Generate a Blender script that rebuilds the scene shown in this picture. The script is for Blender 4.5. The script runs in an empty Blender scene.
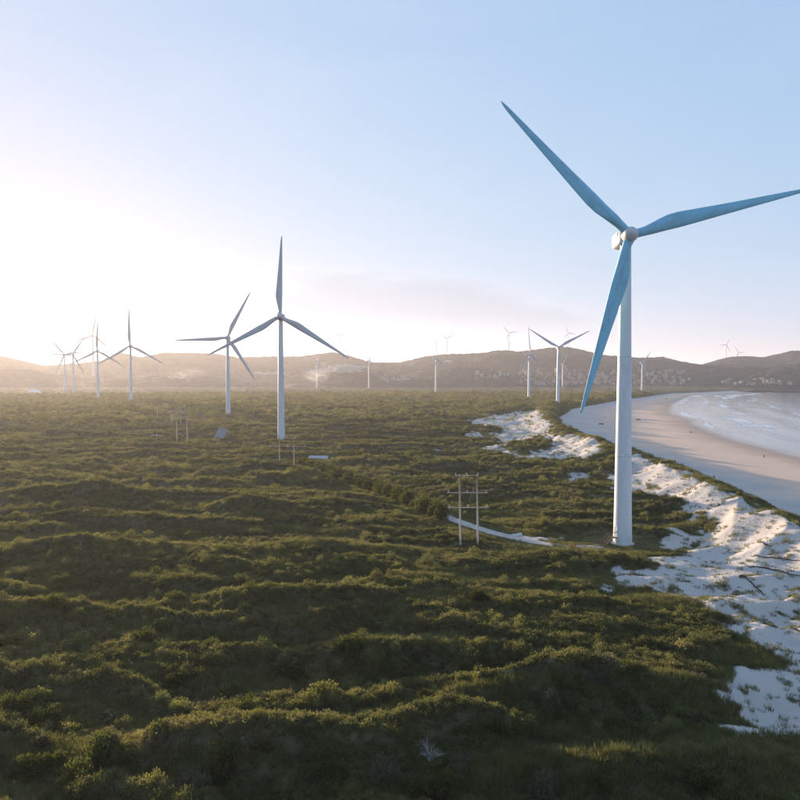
import bpy, bmesh, math, random
import numpy as np
from mathutils import Vector, Matrix, Euler

random.seed(7)
RNG = np.random.default_rng(11)
R = math.radians
sc = bpy.context.scene

# ------------------------------------------------------------------ camera
F = 700.0                       # focal length in photo pixels (800 px wide)
CAM_Z = 33.0
HOR = 376.0                     # photo row of the horizon
PITCH = math.atan((400 - HOR) / F)
cam_d = bpy.data.cameras.new('camera')
cam_d.sensor_width = 36.0
cam_d.lens = 36.0 * F / 800.0
cam_d.clip_start = 0.5
cam_d.clip_end = 30000
cam = bpy.data.objects.new('camera', cam_d)
sc.collection.objects.link(cam)
cam.location = (0, 0, CAM_Z)
cam.rotation_euler = (math.pi / 2 - PITCH, 0, 0)
sc.camera = cam

# ------------------------------------------------------------------ sky, sun, exposure
SUN_AZ, SUN_EL = R(-34.5), R(6.3)
SKY_STRENGTH, SUN_STRENGTH, EXPOSURE = 0.15, 4.6, 1.52
SKY_TINT = (2.30, 1.98, 2.55)
world = bpy.data.worlds.new('World')
sc.world = world
world.use_nodes = True
wn = world.node_tree
wn.nodes.clear()

def N(nt, typ, **kw):
    n = nt.nodes.new(typ)
    for k, v in kw.items():
        if k.startswith('i_'):
            n.inputs[k[2:].replace('_', ' ')].default_value = v
        else:
            setattr(n, k, v)
    return n

def L(nt, a, b):
    nt.links.new(a, b)

def math_node(nt, op, a, b=None, clamp=False):
    n = nt.nodes.new('ShaderNodeMath'); n.operation = op; n.use_clamp = clamp
    for i, v in enumerate((a, b)):
        if v is None: continue
        if isinstance(v, (int, float)): n.inputs[i].default_value = v
        else: nt.links.new(v, n.inputs[i])
    return n.outputs[0]

def map_range(nt, v, a, b, c=0.0, d=1.0, smooth=True):
    n = nt.nodes.new('ShaderNodeMapRange')
    n.interpolation_type = 'SMOOTHSTEP' if smooth else 'LINEAR'
    n.clamp = True if not smooth else n.clamp
    nt.links.new(v, n.inputs[0])
    for i, x in enumerate((a, b, c, d)): n.inputs[i + 1].default_value = x
    return n.outputs[0]

def mix_col(nt, fac, a, b, blend='MIX'):
    n = nt.nodes.new('ShaderNodeMix'); n.data_type = 'RGBA'; n.blend_type = blend
    if isinstance(fac, (int, float)): n.inputs[0].default_value = fac
    else: nt.links.new(fac, n.inputs[0])
    for i, v in ((6, a), (7, b)):
        if isinstance(v, tuple): n.inputs[i].default_value = v if len(v) == 4 else v + (1,)
        else: nt.links.new(v, n.inputs[i])
    return n.outputs[2]

def noise(nt, vec, scale, detail=4, rough=0.55, dist=0.0):
    n = nt.nodes.new('ShaderNodeTexNoise')
    n.inputs['Scale'].default_value = scale
    n.inputs['Detail'].default_value = detail
    n.inputs['Roughness'].default_value = rough
    n.inputs['Distortion'].default_value = dist
    if vec is not None: nt.links.new(vec, n.inputs['Vector'])
    return n.outputs[0]

sky = N(wn, 'ShaderNodeTexSky', sky_type='NISHITA', sun_disc=False)
sky.sun_elevation = SUN_EL
sky.sun_rotation = SUN_AZ
sky.altitude = 0; sky.air_density = 1.0; sky.dust_density = 0.2; sky.ozone_density = 6.0
tc = N(wn, 'ShaderNodeTexCoord')
sep = N(wn, 'ShaderNodeSeparateXYZ')
L(wn, tc.outputs['Generated'], sep.inputs[0])
az = math_node(wn, 'ARCTAN2', sep.outputs[0], sep.outputs[1])
el = math_node(wn, 'ARCSINE', sep.outputs[2])
cvec = N(wn, 'ShaderNodeCombineXYZ')
L(wn, math_node(wn, 'MULTIPLY', az, 3.2), cvec.inputs[0])
L(wn, math_node(wn, 'MULTIPLY', el, 17.0), cvec.inputs[1])
cl = noise(wn, cvec.outputs[0], 0.8, 5, 0.5, 0.2)
band = map_range(wn, el, R(3.0), R(5.2))
bank = map_range(wn, math_node(wn, 'ABSOLUTE', math_node(wn, 'ADD', az, R(2.0))), R(21.0), R(8.0), -0.10, 0.16)
cb = math_node(wn, 'ADD', math_node(wn, 'ADD', cl, bank), map_range(wn, el, R(4.5), R(11.5), 0.1, -0.35, False))
cmask = math_node(wn, 'MULTIPLY', map_range(wn, cb, 0.50, 0.66), band)
edge = math_node(wn, 'MULTIPLY', math_node(wn, 'MULTIPLY', map_range(wn, cb, 0.48, 0.53), map_range(wn, cb, 0.59, 0.53)), band)
# high thin veil
cvec2 = N(wn, 'ShaderNodeCombineXYZ')
L(wn, math_node(wn, 'MULTIPLY', az, 2.0), cvec2.inputs[0])
L(wn, math_node(wn, 'MULTIPLY', el, 6.0), cvec2.inputs[1])
veil = map_range(wn, noise(wn, cvec2.outputs[0], 0.9, 5, 0.6, 0.6), 0.4, 0.75)
gam = N(wn, 'ShaderNodeGamma'); gam.inputs[1].default_value = 0.45
L(wn, sky.outputs[0], gam.inputs[0])
skc = N(wn, 'ShaderNodeVectorMath', operation='MULTIPLY'); skc.inputs[1].default_value = SKY_TINT
L(wn, gam.outputs[0], skc.inputs[0])
den = N(wn, 'ShaderNodeVectorMath', operation='DIVIDE'); L(wn, skc.outputs[0], den.inputs[0]); den.inputs[1].default_value = (2.22, 2.15, 2.34)
den2 = N(wn, 'ShaderNodeVectorMath', operation='MULTIPLY_ADD'); L(wn, den.outputs[0], den2.inputs[0]); L(wn, den.outputs[0], den2.inputs[1]); den2.inputs[2].default_value = (1, 1, 1)
den3 = N(wn, 'ShaderNodeVectorMath', operation='POWER') if False else N(wn, 'ShaderNodeGamma'); den3.inputs[1].default_value = 0.5; L(wn, den2.outputs[0], den3.inputs[0])
soft = N(wn, 'ShaderNodeVectorMath', operation='DIVIDE'); L(wn, skc.outputs[0], soft.inputs[0]); L(wn, den3.outputs[0], soft.inputs[1])
c1 = mix_col(wn, math_node(wn, 'MULTIPLY', veil, 0.12), soft.outputs[0], (2.1, 2.15, 2.4))
c2 = mix_col(wn, math_node(wn, 'MULTIPLY', cmask, 0.65), c1, (1.25, 1.36, 1.66))
c3 = mix_col(wn, math_node(wn, 'MULTIPLY', edge, 0.06), c2, (2.7, 2.6, 2.6))
bg = N(wn, 'ShaderNodeBackground')
bg.inputs[1].default_value = SKY_STRENGTH
L(wn, c3, bg.inputs[0])
wo = N(wn, 'ShaderNodeOutputWorld')
L(wn, bg.outputs[0], wo.inputs[0])

sun_d = bpy.data.lights.new('sun', 'SUN')
sun_d.energy = SUN_STRENGTH
sun_d.angle = R(0.55)
sun_d.color = (1.0, 0.74, 0.50)
sun = bpy.data.objects.new('sun', sun_d)
sc.collection.objects.link(sun)
sdir = Vector((math.sin(SUN_AZ) * math.cos(SUN_EL), math.cos(SUN_AZ) * math.cos(SUN_EL), math.sin(SUN_EL)))
sun.rotation_euler = (-sdir).to_track_quat('-Z', 'Y').to_euler()
sun.location = sdir * 400

vs = sc.view_settings
vs.view_transform = 'Standard'; vs.look = 'None'; vs.exposure = EXPOSURE; vs.gamma = 1.0
vs.use_curve_mapping = False
cy = sc.cycles
cy.use_denoising = True
cy.max_bounces = 6; cy.diffuse_bounces = 2; cy.glossy_bounces = 2
cy.transmission_bounces = 3; cy.transparent_max_bounces = 6; cy.volume_bounces = 1
cy.use_adaptive_sampling = True; cy.adaptive_threshold = 0.015
cy.caustics_reflective = False; cy.caustics_refractive = False

# ------------------------------------------------------------------ numpy noise
_perm = np.random.default_rng(5).permutation(512)
_ang = np.random.default_rng(6).random(512) * 2 * np.pi
_gx, _gy = np.cos(_ang), np.sin(_ang)

def perlin(x, y, seed=0):
    xi = np.floor(x).astype(np.int64); yi = np.floor(y).astype(np.int64)
    xf = x - xi; yf = y - yi
    def g(ix, iy, dx, dy):
        h = _perm[(_perm[(ix + seed * 37) & 511] + iy) & 511]
        return _gx[h] * dx + _gy[h] * dy
    u = xf * xf * xf * (xf * (xf * 6 - 15) + 10); v = yf * yf * yf * (yf * (yf * 6 - 15) + 10)
    a = g(xi, yi, xf, yf); b = g(xi + 1, yi, xf - 1, yf)
    c = g(xi, yi + 1, xf, yf - 1); d = g(xi + 1, yi + 1, xf - 1, yf - 1)
    return ((a + (b - a) * u) * (1 - v) + (c + (d - c) * u) * v) * 1.5

def fbm(x, y, o=3, seed=0):
    t = 0; a = 1.0; f = 1.0; n = 0
    for i in range(o):
        t = t + a * perlin(x * f + 13.1 * i, y * f - 7.7 * i, seed + i); n += a; a *= 0.5; f *= 2.03
    return t / n

def sstep(a, b, v):
    t = np.clip((v - a) / (b - a), 0, 1)
    return t * t * (3 - 2 * t)

# ------------------------------------------------------------------ pixels -> rays
cp, sp = math.cos(PITCH), math.sin(PITCH)
def ray(px, py):
    u = (px - 400) / F; v = (400 - py) / F
    return np.array([u, cp + v * sp, -sp + v * cp])
def P(px, py, z=0.0):
    d = ray(px, py)
    t = (z - CAM_Z) / d[2]
    return float(d[0] * t), float(d[1] * t)

# ------------------------------------------------------------------ coast, sand, land shape
COAST = np.array([(62, -600), (74, -100), (84, 60), (88, 110), (91, 159), (97, 231), (96, 310), (104, 430), (126, 557),
                  (178, 720), (290, 942), (520, 1350), (875, 1720), (1500, 1960), (3200, 2150), (9000, 2300)], float)
SEA_Z = -4.0

def coast_s(x, y):
    best = np.full(np.shape(x), 1e9); sign = np.ones(np.shape(x))
    for (ax, ay), (bx, by) in zip(COAST[:-1], COAST[1:]):
        dx, dy = bx - ax, by - ay
        l2 = dx * dx + dy * dy
        t = np.clip(((x - ax) * dx + (y - ay) * dy) / l2, 0, 1)
        qx = x - (ax + t * dx); qy = y - (ay + t * dy)
        d = qx * qx + qy * qy
        cr = dy * (x - ax) - dx * (y - ay)          # > 0 on the sea side (right of the direction of travel)
        m = d < best
        best = np.where(m, d, best); sign = np.where(m, np.sign(cr), sign)
    return np.sqrt(best) * sign

def beach_w(y):
    return np.interp(y, [-600, 0, 330, 588, 809, 1079, 1363, 1850, 2400], [85, 88, 92, 113, 88, 62, 40, 24, 20])

def poly_sd(poly, x, y):
    best = np.full(np.shape(x), 1e9); inside = np.zeros(np.shape(x), bool)
    n = len(poly)
    for i in range(n):
        ax, ay = poly[i]; bx, by = poly[(i + 1) % n]
        dx, dy = bx - ax, by - ay
        t = np.clip(((x - ax) * dx + (y - ay) * dy) / (dx * dx + dy * dy + 1e-9), 0, 1)
        qx = x - (ax + t * dx); qy = y - (ay + t * dy)
        best = np.minimum(best, qx * qx + qy * qy)
        c = ((ay > y) != (by > y)) & (x < (bx - ax) * (y - ay) / (by - ay + 1e-12) + ax)
        inside ^= c
    return np.sqrt(best) * np.where(inside, 1, -1)

SAND_PX = [
    [(598, 588), (625, 572), (668, 560), (662, 530), (676, 512), (650, 500), (636, 492), (612, 494), (600, 480), (628, 468), (668, 470),
     (720, 492), (800, 528), (900, 580), (960, 700), (900, 760), (800, 744), (738, 738), (722, 708), (735, 688), (768, 668), (735, 652), (722, 625), (690, 606), (650, 592)],
    [(436, 424), (470, 421), (500, 415), (530, 411), (548, 414), (552, 428), (556, 441), (600, 449), (618, 456), (600, 464), (560, 464),
     (500, 458), (478, 449), (500, 443), (484, 436), (500, 430), (470, 427)],
    [(428, 452), (440, 451), (450, 454), (434, 455)],
    [(525, 535), (548, 534), (552, 541), (534, 542)],
    [(462, 432), (480, 433), (482, 436), (466, 436)],
    [(560, 478), (590, 476), (596, 484), (570, 484)],
]
SAND = [[P(px, py, 0) for px, py in pl] for pl in SAND_PX]
GRASS_IN_SAND = [[P(px, py, 1) for px, py in pl] for pl in
                 [[(505, 445), (540, 438), (552, 446), (520, 454)], [(640, 505), (690, 518), (700, 530), (650, 525)]]]

TRACK = [P(300, 462), P(330, 471), P(372, 486), P(415, 503), P(452, 519), P(495, 533), P(540, 543.5), P(580, 548), P(606, 546)]
def seg_dist(pts, x, y):
    best = np.full(np.shape(x), 1e9)
    for (ax, ay), (bx, by) in zip(pts[:-1], pts[1:]):
        dx, dy = bx - ax, by - ay
        t = np.clip(((x - ax) * dx + (y - ay) * dy) / (dx * dx + dy * dy), 0, 1)
        best = np.minimum(best, (x - ax - t * dx) ** 2 + (y - ay - t * dy) ** 2)
    return np.sqrt(best)

MAIN_XY = P(622.5, 543, 0)
MOUNDS = []          # x, y, rx, ry, h
for px, py, rx, ry, h in [(585, 700, 11, 3.2, 2.6), (470, 735, 6, 3, 1.4), (300, 610, 14, 4, 1.8), (130, 680, 9, 3, 1.8), (250, 760, 10, 3, 2.0),
                          (110, 560, 18, 5, 2.0), (330, 555, 16, 5, 1.8), (420, 590, 10, 4, 1.5), (240, 512, 8, 3, 1.9), (90, 500, 22, 5, 2.6),
                          (560, 610, 12, 4, 1.4), (690, 700, 7, 3, 1.2), (30, 620, 9, 4, 1.6), (380, 660, 10, 3, 1.3), (620, 770, 12, 2.6, 1.6)]:
    x, y = P(px, py, 0)
    MOUNDS.append((x, y, rx, ry, h))

def sand_val(x, y, s=None):
    if s is None: s = coast_s(x, y)
    sd = np.full(np.shape(x), -1e3)
    for pl in SAND: sd = np.maximum(sd, poly_sd(pl, x, y))
    for pl in GRASS_IN_SAND: sd = np.minimum(sd, -poly_sd(pl, x, y))
    n = fbm(x / 7.0, y / 7.0, 3, 3)
    r = np.hypot(x, y)
    v = sd / 5.0 + n * 2.0 - 0.15
    foot = s + 2.2 * fbm(x / 12.0, y / 12.0, 2, 9)
    v = np.where(s > -14, np.minimum(v, -0.3 + n * 1.5), v)       # vegetated seaward face
    v = np.maximum(v, foot / 2.0)
    return v

def land(x, y):
    """bare ground height, canopy height, sand value, shore distance"""
    s = coast_s(x, y)
    r = np.hypot(x, y)
    sv = sand_val(x, y, s)
    wx = x + 16 * perlin(x / 55, y / 55, 21); wy = y + 11 * perlin(x / 42, y / 42, 22) + 3 * perlin(x / 14, y / 14, 23)
    hum = fbm(wx / 60, wy / 14, 3, 1)
    rid = 1 - np.abs(fbm(wx / 85 + 3, wy / 20, 2, 4)) * 2.2
    big = fbm(x / 190, y / 80, 2, 8)
    near_flat = sstep(0.0, 40.0, r)
    z = 1.5 * hum + 1.1 * np.clip(rid, 0, 1) - 0.7 + 1.6 * big + 0.75 * fbm(wx / 19, wy / 7.0, 2, 5) * sstep(600, 250, r) + 1.5 * fbm(wx / 120, wy / 24, 2, 6) * sstep(150, 300, r) * sstep(1300, 700, r)
    for mx, my, rx, ry, h in MOUNDS:
        z = z + 1.25 * h * np.exp(-((x - mx) / rx) ** 2 - ((y - my) / ry) ** 2)
    # dune field
    dz = sstep(-75, -25, s)
    dune = 1.9 * fbm(x / 17, y / 11, 4, 14) + 1.1 * (1 - 2 * np.abs(perlin(wx / 20, wy / 14, 15)))
    sandy = sstep(-0.5, 1.0, sv) * sstep(4, -6, s)
    z = z * (1 - 0.65 * np.maximum(dz, sandy)) + dune * np.maximum(dz * 0.6, sandy * 0.9)
    crest = (4.9 + 1.6 * perlin(x / 40, y / 40, 17) + 1.0 * perlin(x / 15, y / 15, 18))
    crest = crest * np.interp(y, [0, 300, 600, 1000, 1500], [1.0, 1.0, 0.9, 0.6, 0.4])
    z = z + crest * np.exp(-((s + 13.0) / 9.5) ** 2)
    # beach
    w = beach_w(y)
    k = np.clip(s / w, -1, 4)
    zb = -1.4 - 2.6 * k - 0.25 * np.sin(np.clip(k, 0, 1) * np.pi) + 0.12 * fbm(x / 25, y / 40, 2, 19)
    zb = np.maximum(zb, -11.5)
    z = z + (zb - z) * sstep(-7, 3, s)
    # turbine pad and track
    dm = np.hypot(x - MAIN_XY[0], y - MAIN_XY[1])
    kp = sstep(11, 3.5, dm)
    z = z * (1 - kp) + 0.0 * kp
    dt = seg_dist(TRACK, x, y)
    kt = sstep(7.5, 2.2, dt)
    z = z * (1 - kt) + (0.1 + 0.35 * perlin(x / 40, y / 40, 30)) * kt
    # far flats
    kf = sstep(1100, 1700, r) * sstep(5, -60, s)
    z = z * (1 - kf) + (2.0 + big) * kf
    # canopy of scrub
    th = fbm(wx / 40, wy / 9.5, 3, 40)
    can = sstep(0.03, 0.12, th) * (1.3 + 1.1 * sstep(120, 260, r) + 0.8 * perlin(x / 13, y / 8, 41)) + 0.22 * np.clip(perlin(x / 3.4, y / 2.4, 42) + 0.2, 0, 1) * sstep(500, 200, r)
    can = np.clip(can, 0, 3) * sstep(0.25, -0.9, sv) * sstep(-4, -22, s)
    can = can * sstep(5.0, 13.0, dm) * sstep(5.0, 13.0, dt)
    can = can * (1 + 0.7 * sstep(250, 700, r))
    return z, can, sv, s

def T(x, y):
    z, c, _, _ = land(np.array([float(x)]), np.array([float(y)]))
    return float(z[0])

def hit(px, py, rmax=2500.0):
    """where the ray through a photo pixel meets the ground"""
    d = ray(px, py)
    t = np.geomspace(30, rmax, 1500)
    x, y, zr = d[0] * t, d[1] * t, CAM_Z + d[2] * t
    z = land(x, y)[0]
    i = int(np.argmax(zr <= z)) or len(t) - 1
    return float(x[i]), float(y[i]), float(z[i])

# ------------------------------------------------------------------ object helpers
col = sc.collection
def tag(o, label=None, cat=None, group=None, kind=None):
    if label: o['label'] = label
    if cat: o['category'] = cat
    if group: o['group'] = group
    if kind: o['kind'] = kind
    return o
def empty(name, loc, rz=0.0):
    o = bpy.data.objects.new(name, None); o.empty_display_size = 0.5
    col.objects.link(o); o.location = loc; o.rotation_euler = (0, 0, rz)
    return o
def obj(name, me, parent=None, mat=None, smooth=False):
    if isinstance(me, bmesh.types.BMesh):
        bm = me; me = bpy.data.meshes.new(name); bm.to_mesh(me); bm.free()
    if mat:
        me.materials.clear()
        for m in (mat if isinstance(mat, (list, tuple)) else [mat]): me.materials.append(m)
    if smooth:
        me.polygons.foreach_set('use_smooth', [True] * len(me.polygons))
    o = bpy.data.objects.new(name, me); col.objects.link(o)
    o.parent = parent
    return o
def copy_tree(o, parent=None):
    c = o.copy(); col.objects.link(c); c.parent = parent
    for ch in o.children: copy_tree(ch, c)
    return c
def grid_mesh(name, X, Y, Z, attrs=None):
    nr, nc = X.shape
    me = bpy.data.meshes.new(name)
    v = np.stack([X, Y, Z], -1).reshape(-1, 3).astype(np.float32)
    i = np.arange(nr * nc).reshape(nr, nc)
    f = np.stack([i[:-1, :-1], i[:-1, 1:], i[1:, 1:], i[1:, :-1]], -1).reshape(-1, 4).astype(np.int32)
    me.vertices.add(len(v)); me.vertices.foreach_set('co', v.ravel())
    me.loops.add(f.size); me.loops.foreach_set('vertex_index', f.ravel())
    me.polygons.add(len(f)); me.polygons.foreach_set('loop_start', np.arange(0, f.size, 4, dtype=np.int32))
    me.polygons.foreach_set('loop_total', np.full(len(f), 4, dtype=np.int32))
    me.polygons.foreach_set('use_smooth', np.ones(len(f), bool))
    for k, a in (attrs or {}).items():
        at = me.attributes.new(k, 'FLOAT', 'POINT'); at.data.foreach_set('value', np.ascontiguousarray(a, np.float32).ravel())
    me.update(calc_edges=True)
    return me
def box(bm, x0, x1, y0, y1, z0, z1, mi=0):
    vs_ = [bm.verts.new(p) for p in ((x0, y0, z0), (x1, y0, z0), (x1, y1, z0), (x0, y1, z0), (x0, y0, z1), (x1, y0, z1), (x1, y1, z1), (x0, y1, z1))]
    for q in ((0, 3, 2, 1), (4, 5, 6, 7), (0, 1, 5, 4), (1, 2, 6, 5), (2, 3, 7, 6), (3, 0, 4, 7)):
        f = bm.faces.new([vs_[k] for k in q]); f.material_index = mi
def tube(bm, pts, rad, n=8, caps=True, mi=0):
    pts = [Vector(p) for p in pts]
    rads = rad if isinstance(rad, (list, tuple)) else [rad] * len(pts)
    rings = []
    for k, p in enumerate(pts):
        d = (pts[min(k + 1, len(pts) - 1)] - pts[max(k - 1, 0)]).normalized()
        up = Vector((0, 0, 1)) if abs(d.z) < 0.9 else Vector((1, 0, 0))
        a = d.cross(up).normalized(); b = d.cross(a).normalized()
        rings.append([bm.verts.new(p + (a * math.cos(2 * math.pi * q / n) + b * math.sin(2 * math.pi * q / n)) * rads[k]) for q in range(n)])
    for r0, r1 in zip(rings[:-1], rings[1:]):
        for q in range(n):
            f = bm.faces.new((r0[q], r0[(q + 1) % n], r1[(q + 1) % n], r1[q])); f.material_index = mi; f.smooth = True
    if caps:
        bm.faces.new(rings[0]).material_index = mi; bm.faces.new(rings[-1][::-1]).material_index = mi
def lathe(bm, prof, n=32, axis='z', caps=True):
    rings = []
    for r, h in prof:
        ring = []
        for q in range(n):
            a = 2 * math.pi * q / n
            p = (r * math.cos(a), r * math.sin(a), h) if axis == 'z' else (r * math.cos(a), -h, r * math.sin(a))
            ring.append(bm.verts.new(p))
        rings.append(ring)
    for r0, r1 in zip(rings[:-1], rings[1:]):
        for q in range(n):
            f = bm.faces.new((r0[q], r0[(q + 1) % n], r1[(q + 1) % n], r1[q])); f.smooth = True
    if caps:
        bm.faces.new([bm.verts.new(v.co) for v in rings[0][::-1]]); bm.faces.new([bm.verts.new(v.co) for v in rings[-1]])
    bmesh.ops.recalc_face_normals(bm, faces=bm.faces)

# ------------------------------------------------------------------ materials
def new_mat(name):
    m = bpy.data.materials.new(name); m.use_nodes = True
    nt = m.node_tree
    b = nt.nodes['Principled BSDF']
    return m, nt, b
def simple(name, c, rough=0.6, var=0.12, scale=3.0, metallic=0.0):
    m, nt, b = new_mat(name)
    t = N(nt, 'ShaderNodeTexCoord')
    n = noise(nt, t.outputs['Object'], scale, 4)
    k = map_range(nt, n, 0.3, 0.7, 1 - var, 1 + var, False)
    mm = N(nt, 'ShaderNodeVectorMath', operation='SCALE'); mm.inputs[0].default_value = c
    L(nt, k, mm.inputs[3]); L(nt, mm.outputs[0], b.inputs['Base Color'])
    b.inputs['Roughness'].default_value = rough; b.inputs['Metallic'].default_value = metallic
    return m
def attr(nt, name, typ='GEOMETRY'):
    a = N(nt, 'ShaderNodeAttribute', attribute_name=name, attribute_type=typ)
    return a.outputs['Fac']
def bump(nt, b, h, strength, dist):
    n = N(nt, 'ShaderNodeBump'); n.inputs['Strength'].default_value = strength; n.inputs['Distance'].default_value = dist
    L(nt, h, n.inputs['Height']); L(nt, n.outputs[0], b.inputs['Normal'])

def ground_material():
    m, nt, b = new_mat('ground')
    g = N(nt, 'ShaderNodeNewGeometry')
    pos = g.outputs['Position']
    sv, wet, can = attr(nt, 'sand'), attr(nt, 'wet'), attr(nt, 'canopy')
    n1 = noise(nt, pos, 0.55, 6, 0.6); n2 = noise(nt, pos, 0.06, 4); n3 = noise(nt, pos, 2.2, 4); n4 = noise(nt, pos, 0.012, 3)
    scrub = mix_col(nt, map_range(nt, n1, 0.35, 0.7), (0.050, 0.048, 0.026), (0.095, 0.090, 0.045))
    scrub = mix_col(nt, math_node(nt, 'MULTIPLY', map_range(nt, n2, 0.42, 0.68), 0.6), scrub, (0.095, 0.078, 0.045))
    scrub = mix_col(nt, math_node(nt, 'MULTIPLY', map_range(nt, n4, 0.4, 0.7), 0.5), scrub, (0.062, 0.066, 0.03))
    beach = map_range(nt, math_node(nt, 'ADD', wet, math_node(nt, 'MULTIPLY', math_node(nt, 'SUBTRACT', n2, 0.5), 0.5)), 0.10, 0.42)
    sandc = mix_col(nt, map_range(nt, n2, 0.35, 0.65), (0.42, 0.395, 0.37), (0.49, 0.46, 0.43))
    sandc = mix_col(nt, math_node(nt, 'MULTIPLY', map_range(nt, n1, 0.58, 0.72), 0.5), sandc, (0.30, 0.26, 0.22))
    sandc = mix_col(nt, beach, sandc, (0.66, 0.475, 0.36))  # tan lower-beach sand, its colour brightened to paint in the low sunlight
    wetc = mix_col(nt, map_range(nt, n2, 0.35, 0.65), (0.32, 0.235, 0.18), (0.38, 0.285, 0.22))
    wf = map_range(nt, math_node(nt, 'ADD', wet, math_node(nt, 'MULTIPLY', math_node(nt, 'SUBTRACT', n2, 0.5), 0.35)), 0.6, 0.95)
    sandw = mix_col(nt, wf, sandc, wetc)
    sm = map_range(nt, math_node(nt, 'ADD', sv, math_node(nt, 'MULTIPLY', math_node(nt, 'SUBTRACT', n1, 0.5), 1.2)), -0.1, 0.1)
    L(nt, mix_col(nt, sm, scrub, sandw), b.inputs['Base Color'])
    rgh = map_range(nt, math_node(nt, 'MULTIPLY', wf, map_range(nt, wet, 0.75, 1.0)), 0.0, 1.0, 0.95, 0.22)
    L(nt, rgh, b.inputs['Roughness'])
    b.inputs['Specular IOR Level'].default_value = 0.3
    hgt = math_node(nt, 'ADD', math_node(nt, 'MULTIPLY', n1, 0.5), math_node(nt, 'MULTIPLY', n3, 0.26))
    rip = N(nt, 'ShaderNodeMapRange')
    amp = map_range(nt, math_node(nt, 'ADD', sm, math_node(nt, 'MULTIPLY', wet, 1.0)), 0.0, 2.0, 1.0, 0.06, False)
    bump(nt, b, math_node(nt, 'MULTIPLY', hgt, amp), 0.7, 0.9)
    return m
M_GROUND = ground_material()

def hill_material():
    m, nt, b = new_mat('hill')
    g = N(nt, 'ShaderNodeNewGeometry'); pos = g.outputs['Position']
    n1 = noise(nt, pos, 0.03, 6, 0.6); n2 = noise(nt, pos, 0.006, 4); n3 = noise(nt, pos, 0.11, 3)
    c = mix_col(nt, map_range(nt, n1, 0.35, 0.68), (0.014, 0.028, 0.036), (0.030, 0.046, 0.048))
    c = mix_col(nt, math_node(nt, 'MULTIPLY', map_range(nt, n2, 0.5, 0.7), 0.3), c, (0.06, 0.066, 0.06))
    bare = attr(nt, 'bare')
    bm_ = map_range(nt, math_node(nt, 'ADD', bare, math_node(nt, 'MULTIPLY', math_node(nt, 'SUBTRACT', n1, 0.5), 1.8)), 0.4, 0.6)
    c = mix_col(nt, math_node(nt, 'MULTIPLY', bm_, 0.7), c, (0.30, 0.29, 0.28))
    L(nt, c, b.inputs['Base Color']); b.inputs['Roughness'].default_value = 1.0
    b.inputs['Specular IOR Level'].default_value = 0.1
    bump(nt, b, math_node(nt, 'ADD', math_node(nt, 'MULTIPLY', n1, 0.6), n3), 0.8, 9.0)
    return m
M_HILL = hill_material()

def sea_material():
    m, nt, b = new_mat('sea')
    g = N(nt, 'ShaderNodeNewGeometry'); pos = g.outputs['Position']
    off = attr(nt, 'offshore')                    # metres seaward of the waterline
    mp = N(nt, 'ShaderNodeCombineXYZ')
    sx = N(nt, 'ShaderNodeSeparateXYZ'); L(nt, pos, sx.inputs[0])
    L(nt, math_node(nt, 'MULTIPLY', off, 0.045), mp.inputs[0]); L(nt, math_node(nt, 'MULTIPLY', sx.outputs[1], 0.007), mp.inputs[1])
    L(nt, math_node(nt, 'MULTIPLY', sx.outputs[0], 0.004), mp.inputs[2])
    lines = noise(nt, mp.outputs[0], 1.0, 6, 0.62, 0.15)
    patch = noise(nt, pos, 0.35, 5, 0.65)
    near = map_range(nt, off, 190.0, 40.0)
    edge_ = map_range(nt, off, 9.0, 1.0)
    fo = math_node(nt, 'ADD', lines, math_node(nt, 'MULTIPLY', near, 0.10))
    fo = math_node(nt, 'ADD', fo, math_node(nt, 'MULTIPLY', math_node(nt, 'SUBTRACT', patch, 0.5), 0.14))
    fo = math_node(nt, 'ADD', fo, math_node(nt, 'MULTIPLY', edge_, 0.12))
    foam = math_node(nt, 'MULTIPLY', map_range(nt, fo, 0.62, 0.75), map_range(nt, off, 420.0, 90.0, 0.25, 1.0))
    c = mix_col(nt, map_range(nt, off, 0.0, 300.0), (0.10, 0.125, 0.13), (0.025, 0.055, 0.075))
    c = mix_col(nt, math_node(nt, 'MULTIPLY', foam, 0.85), c, (0.74, 0.76, 0.78))
    L(nt, c, b.inputs['Base Color'])
    L(nt, map_range(nt, foam, 0.0, 1.0, 0.12, 0.7), b.inputs['Roughness'])
    b.inputs['IOR'].default_value = 1.333
    w1 = noise(nt, pos, 0.22, 5, 0.6, 0.3)
    h = math_node(nt, 'ADD', math_node(nt, 'MULTIPLY', w1, 0.6), math_node(nt, 'MULTIPLY', lines, 1.4))
    bump(nt, b, h, 0.13, 0.8)
    return m
M_SEA = sea_material()

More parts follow.
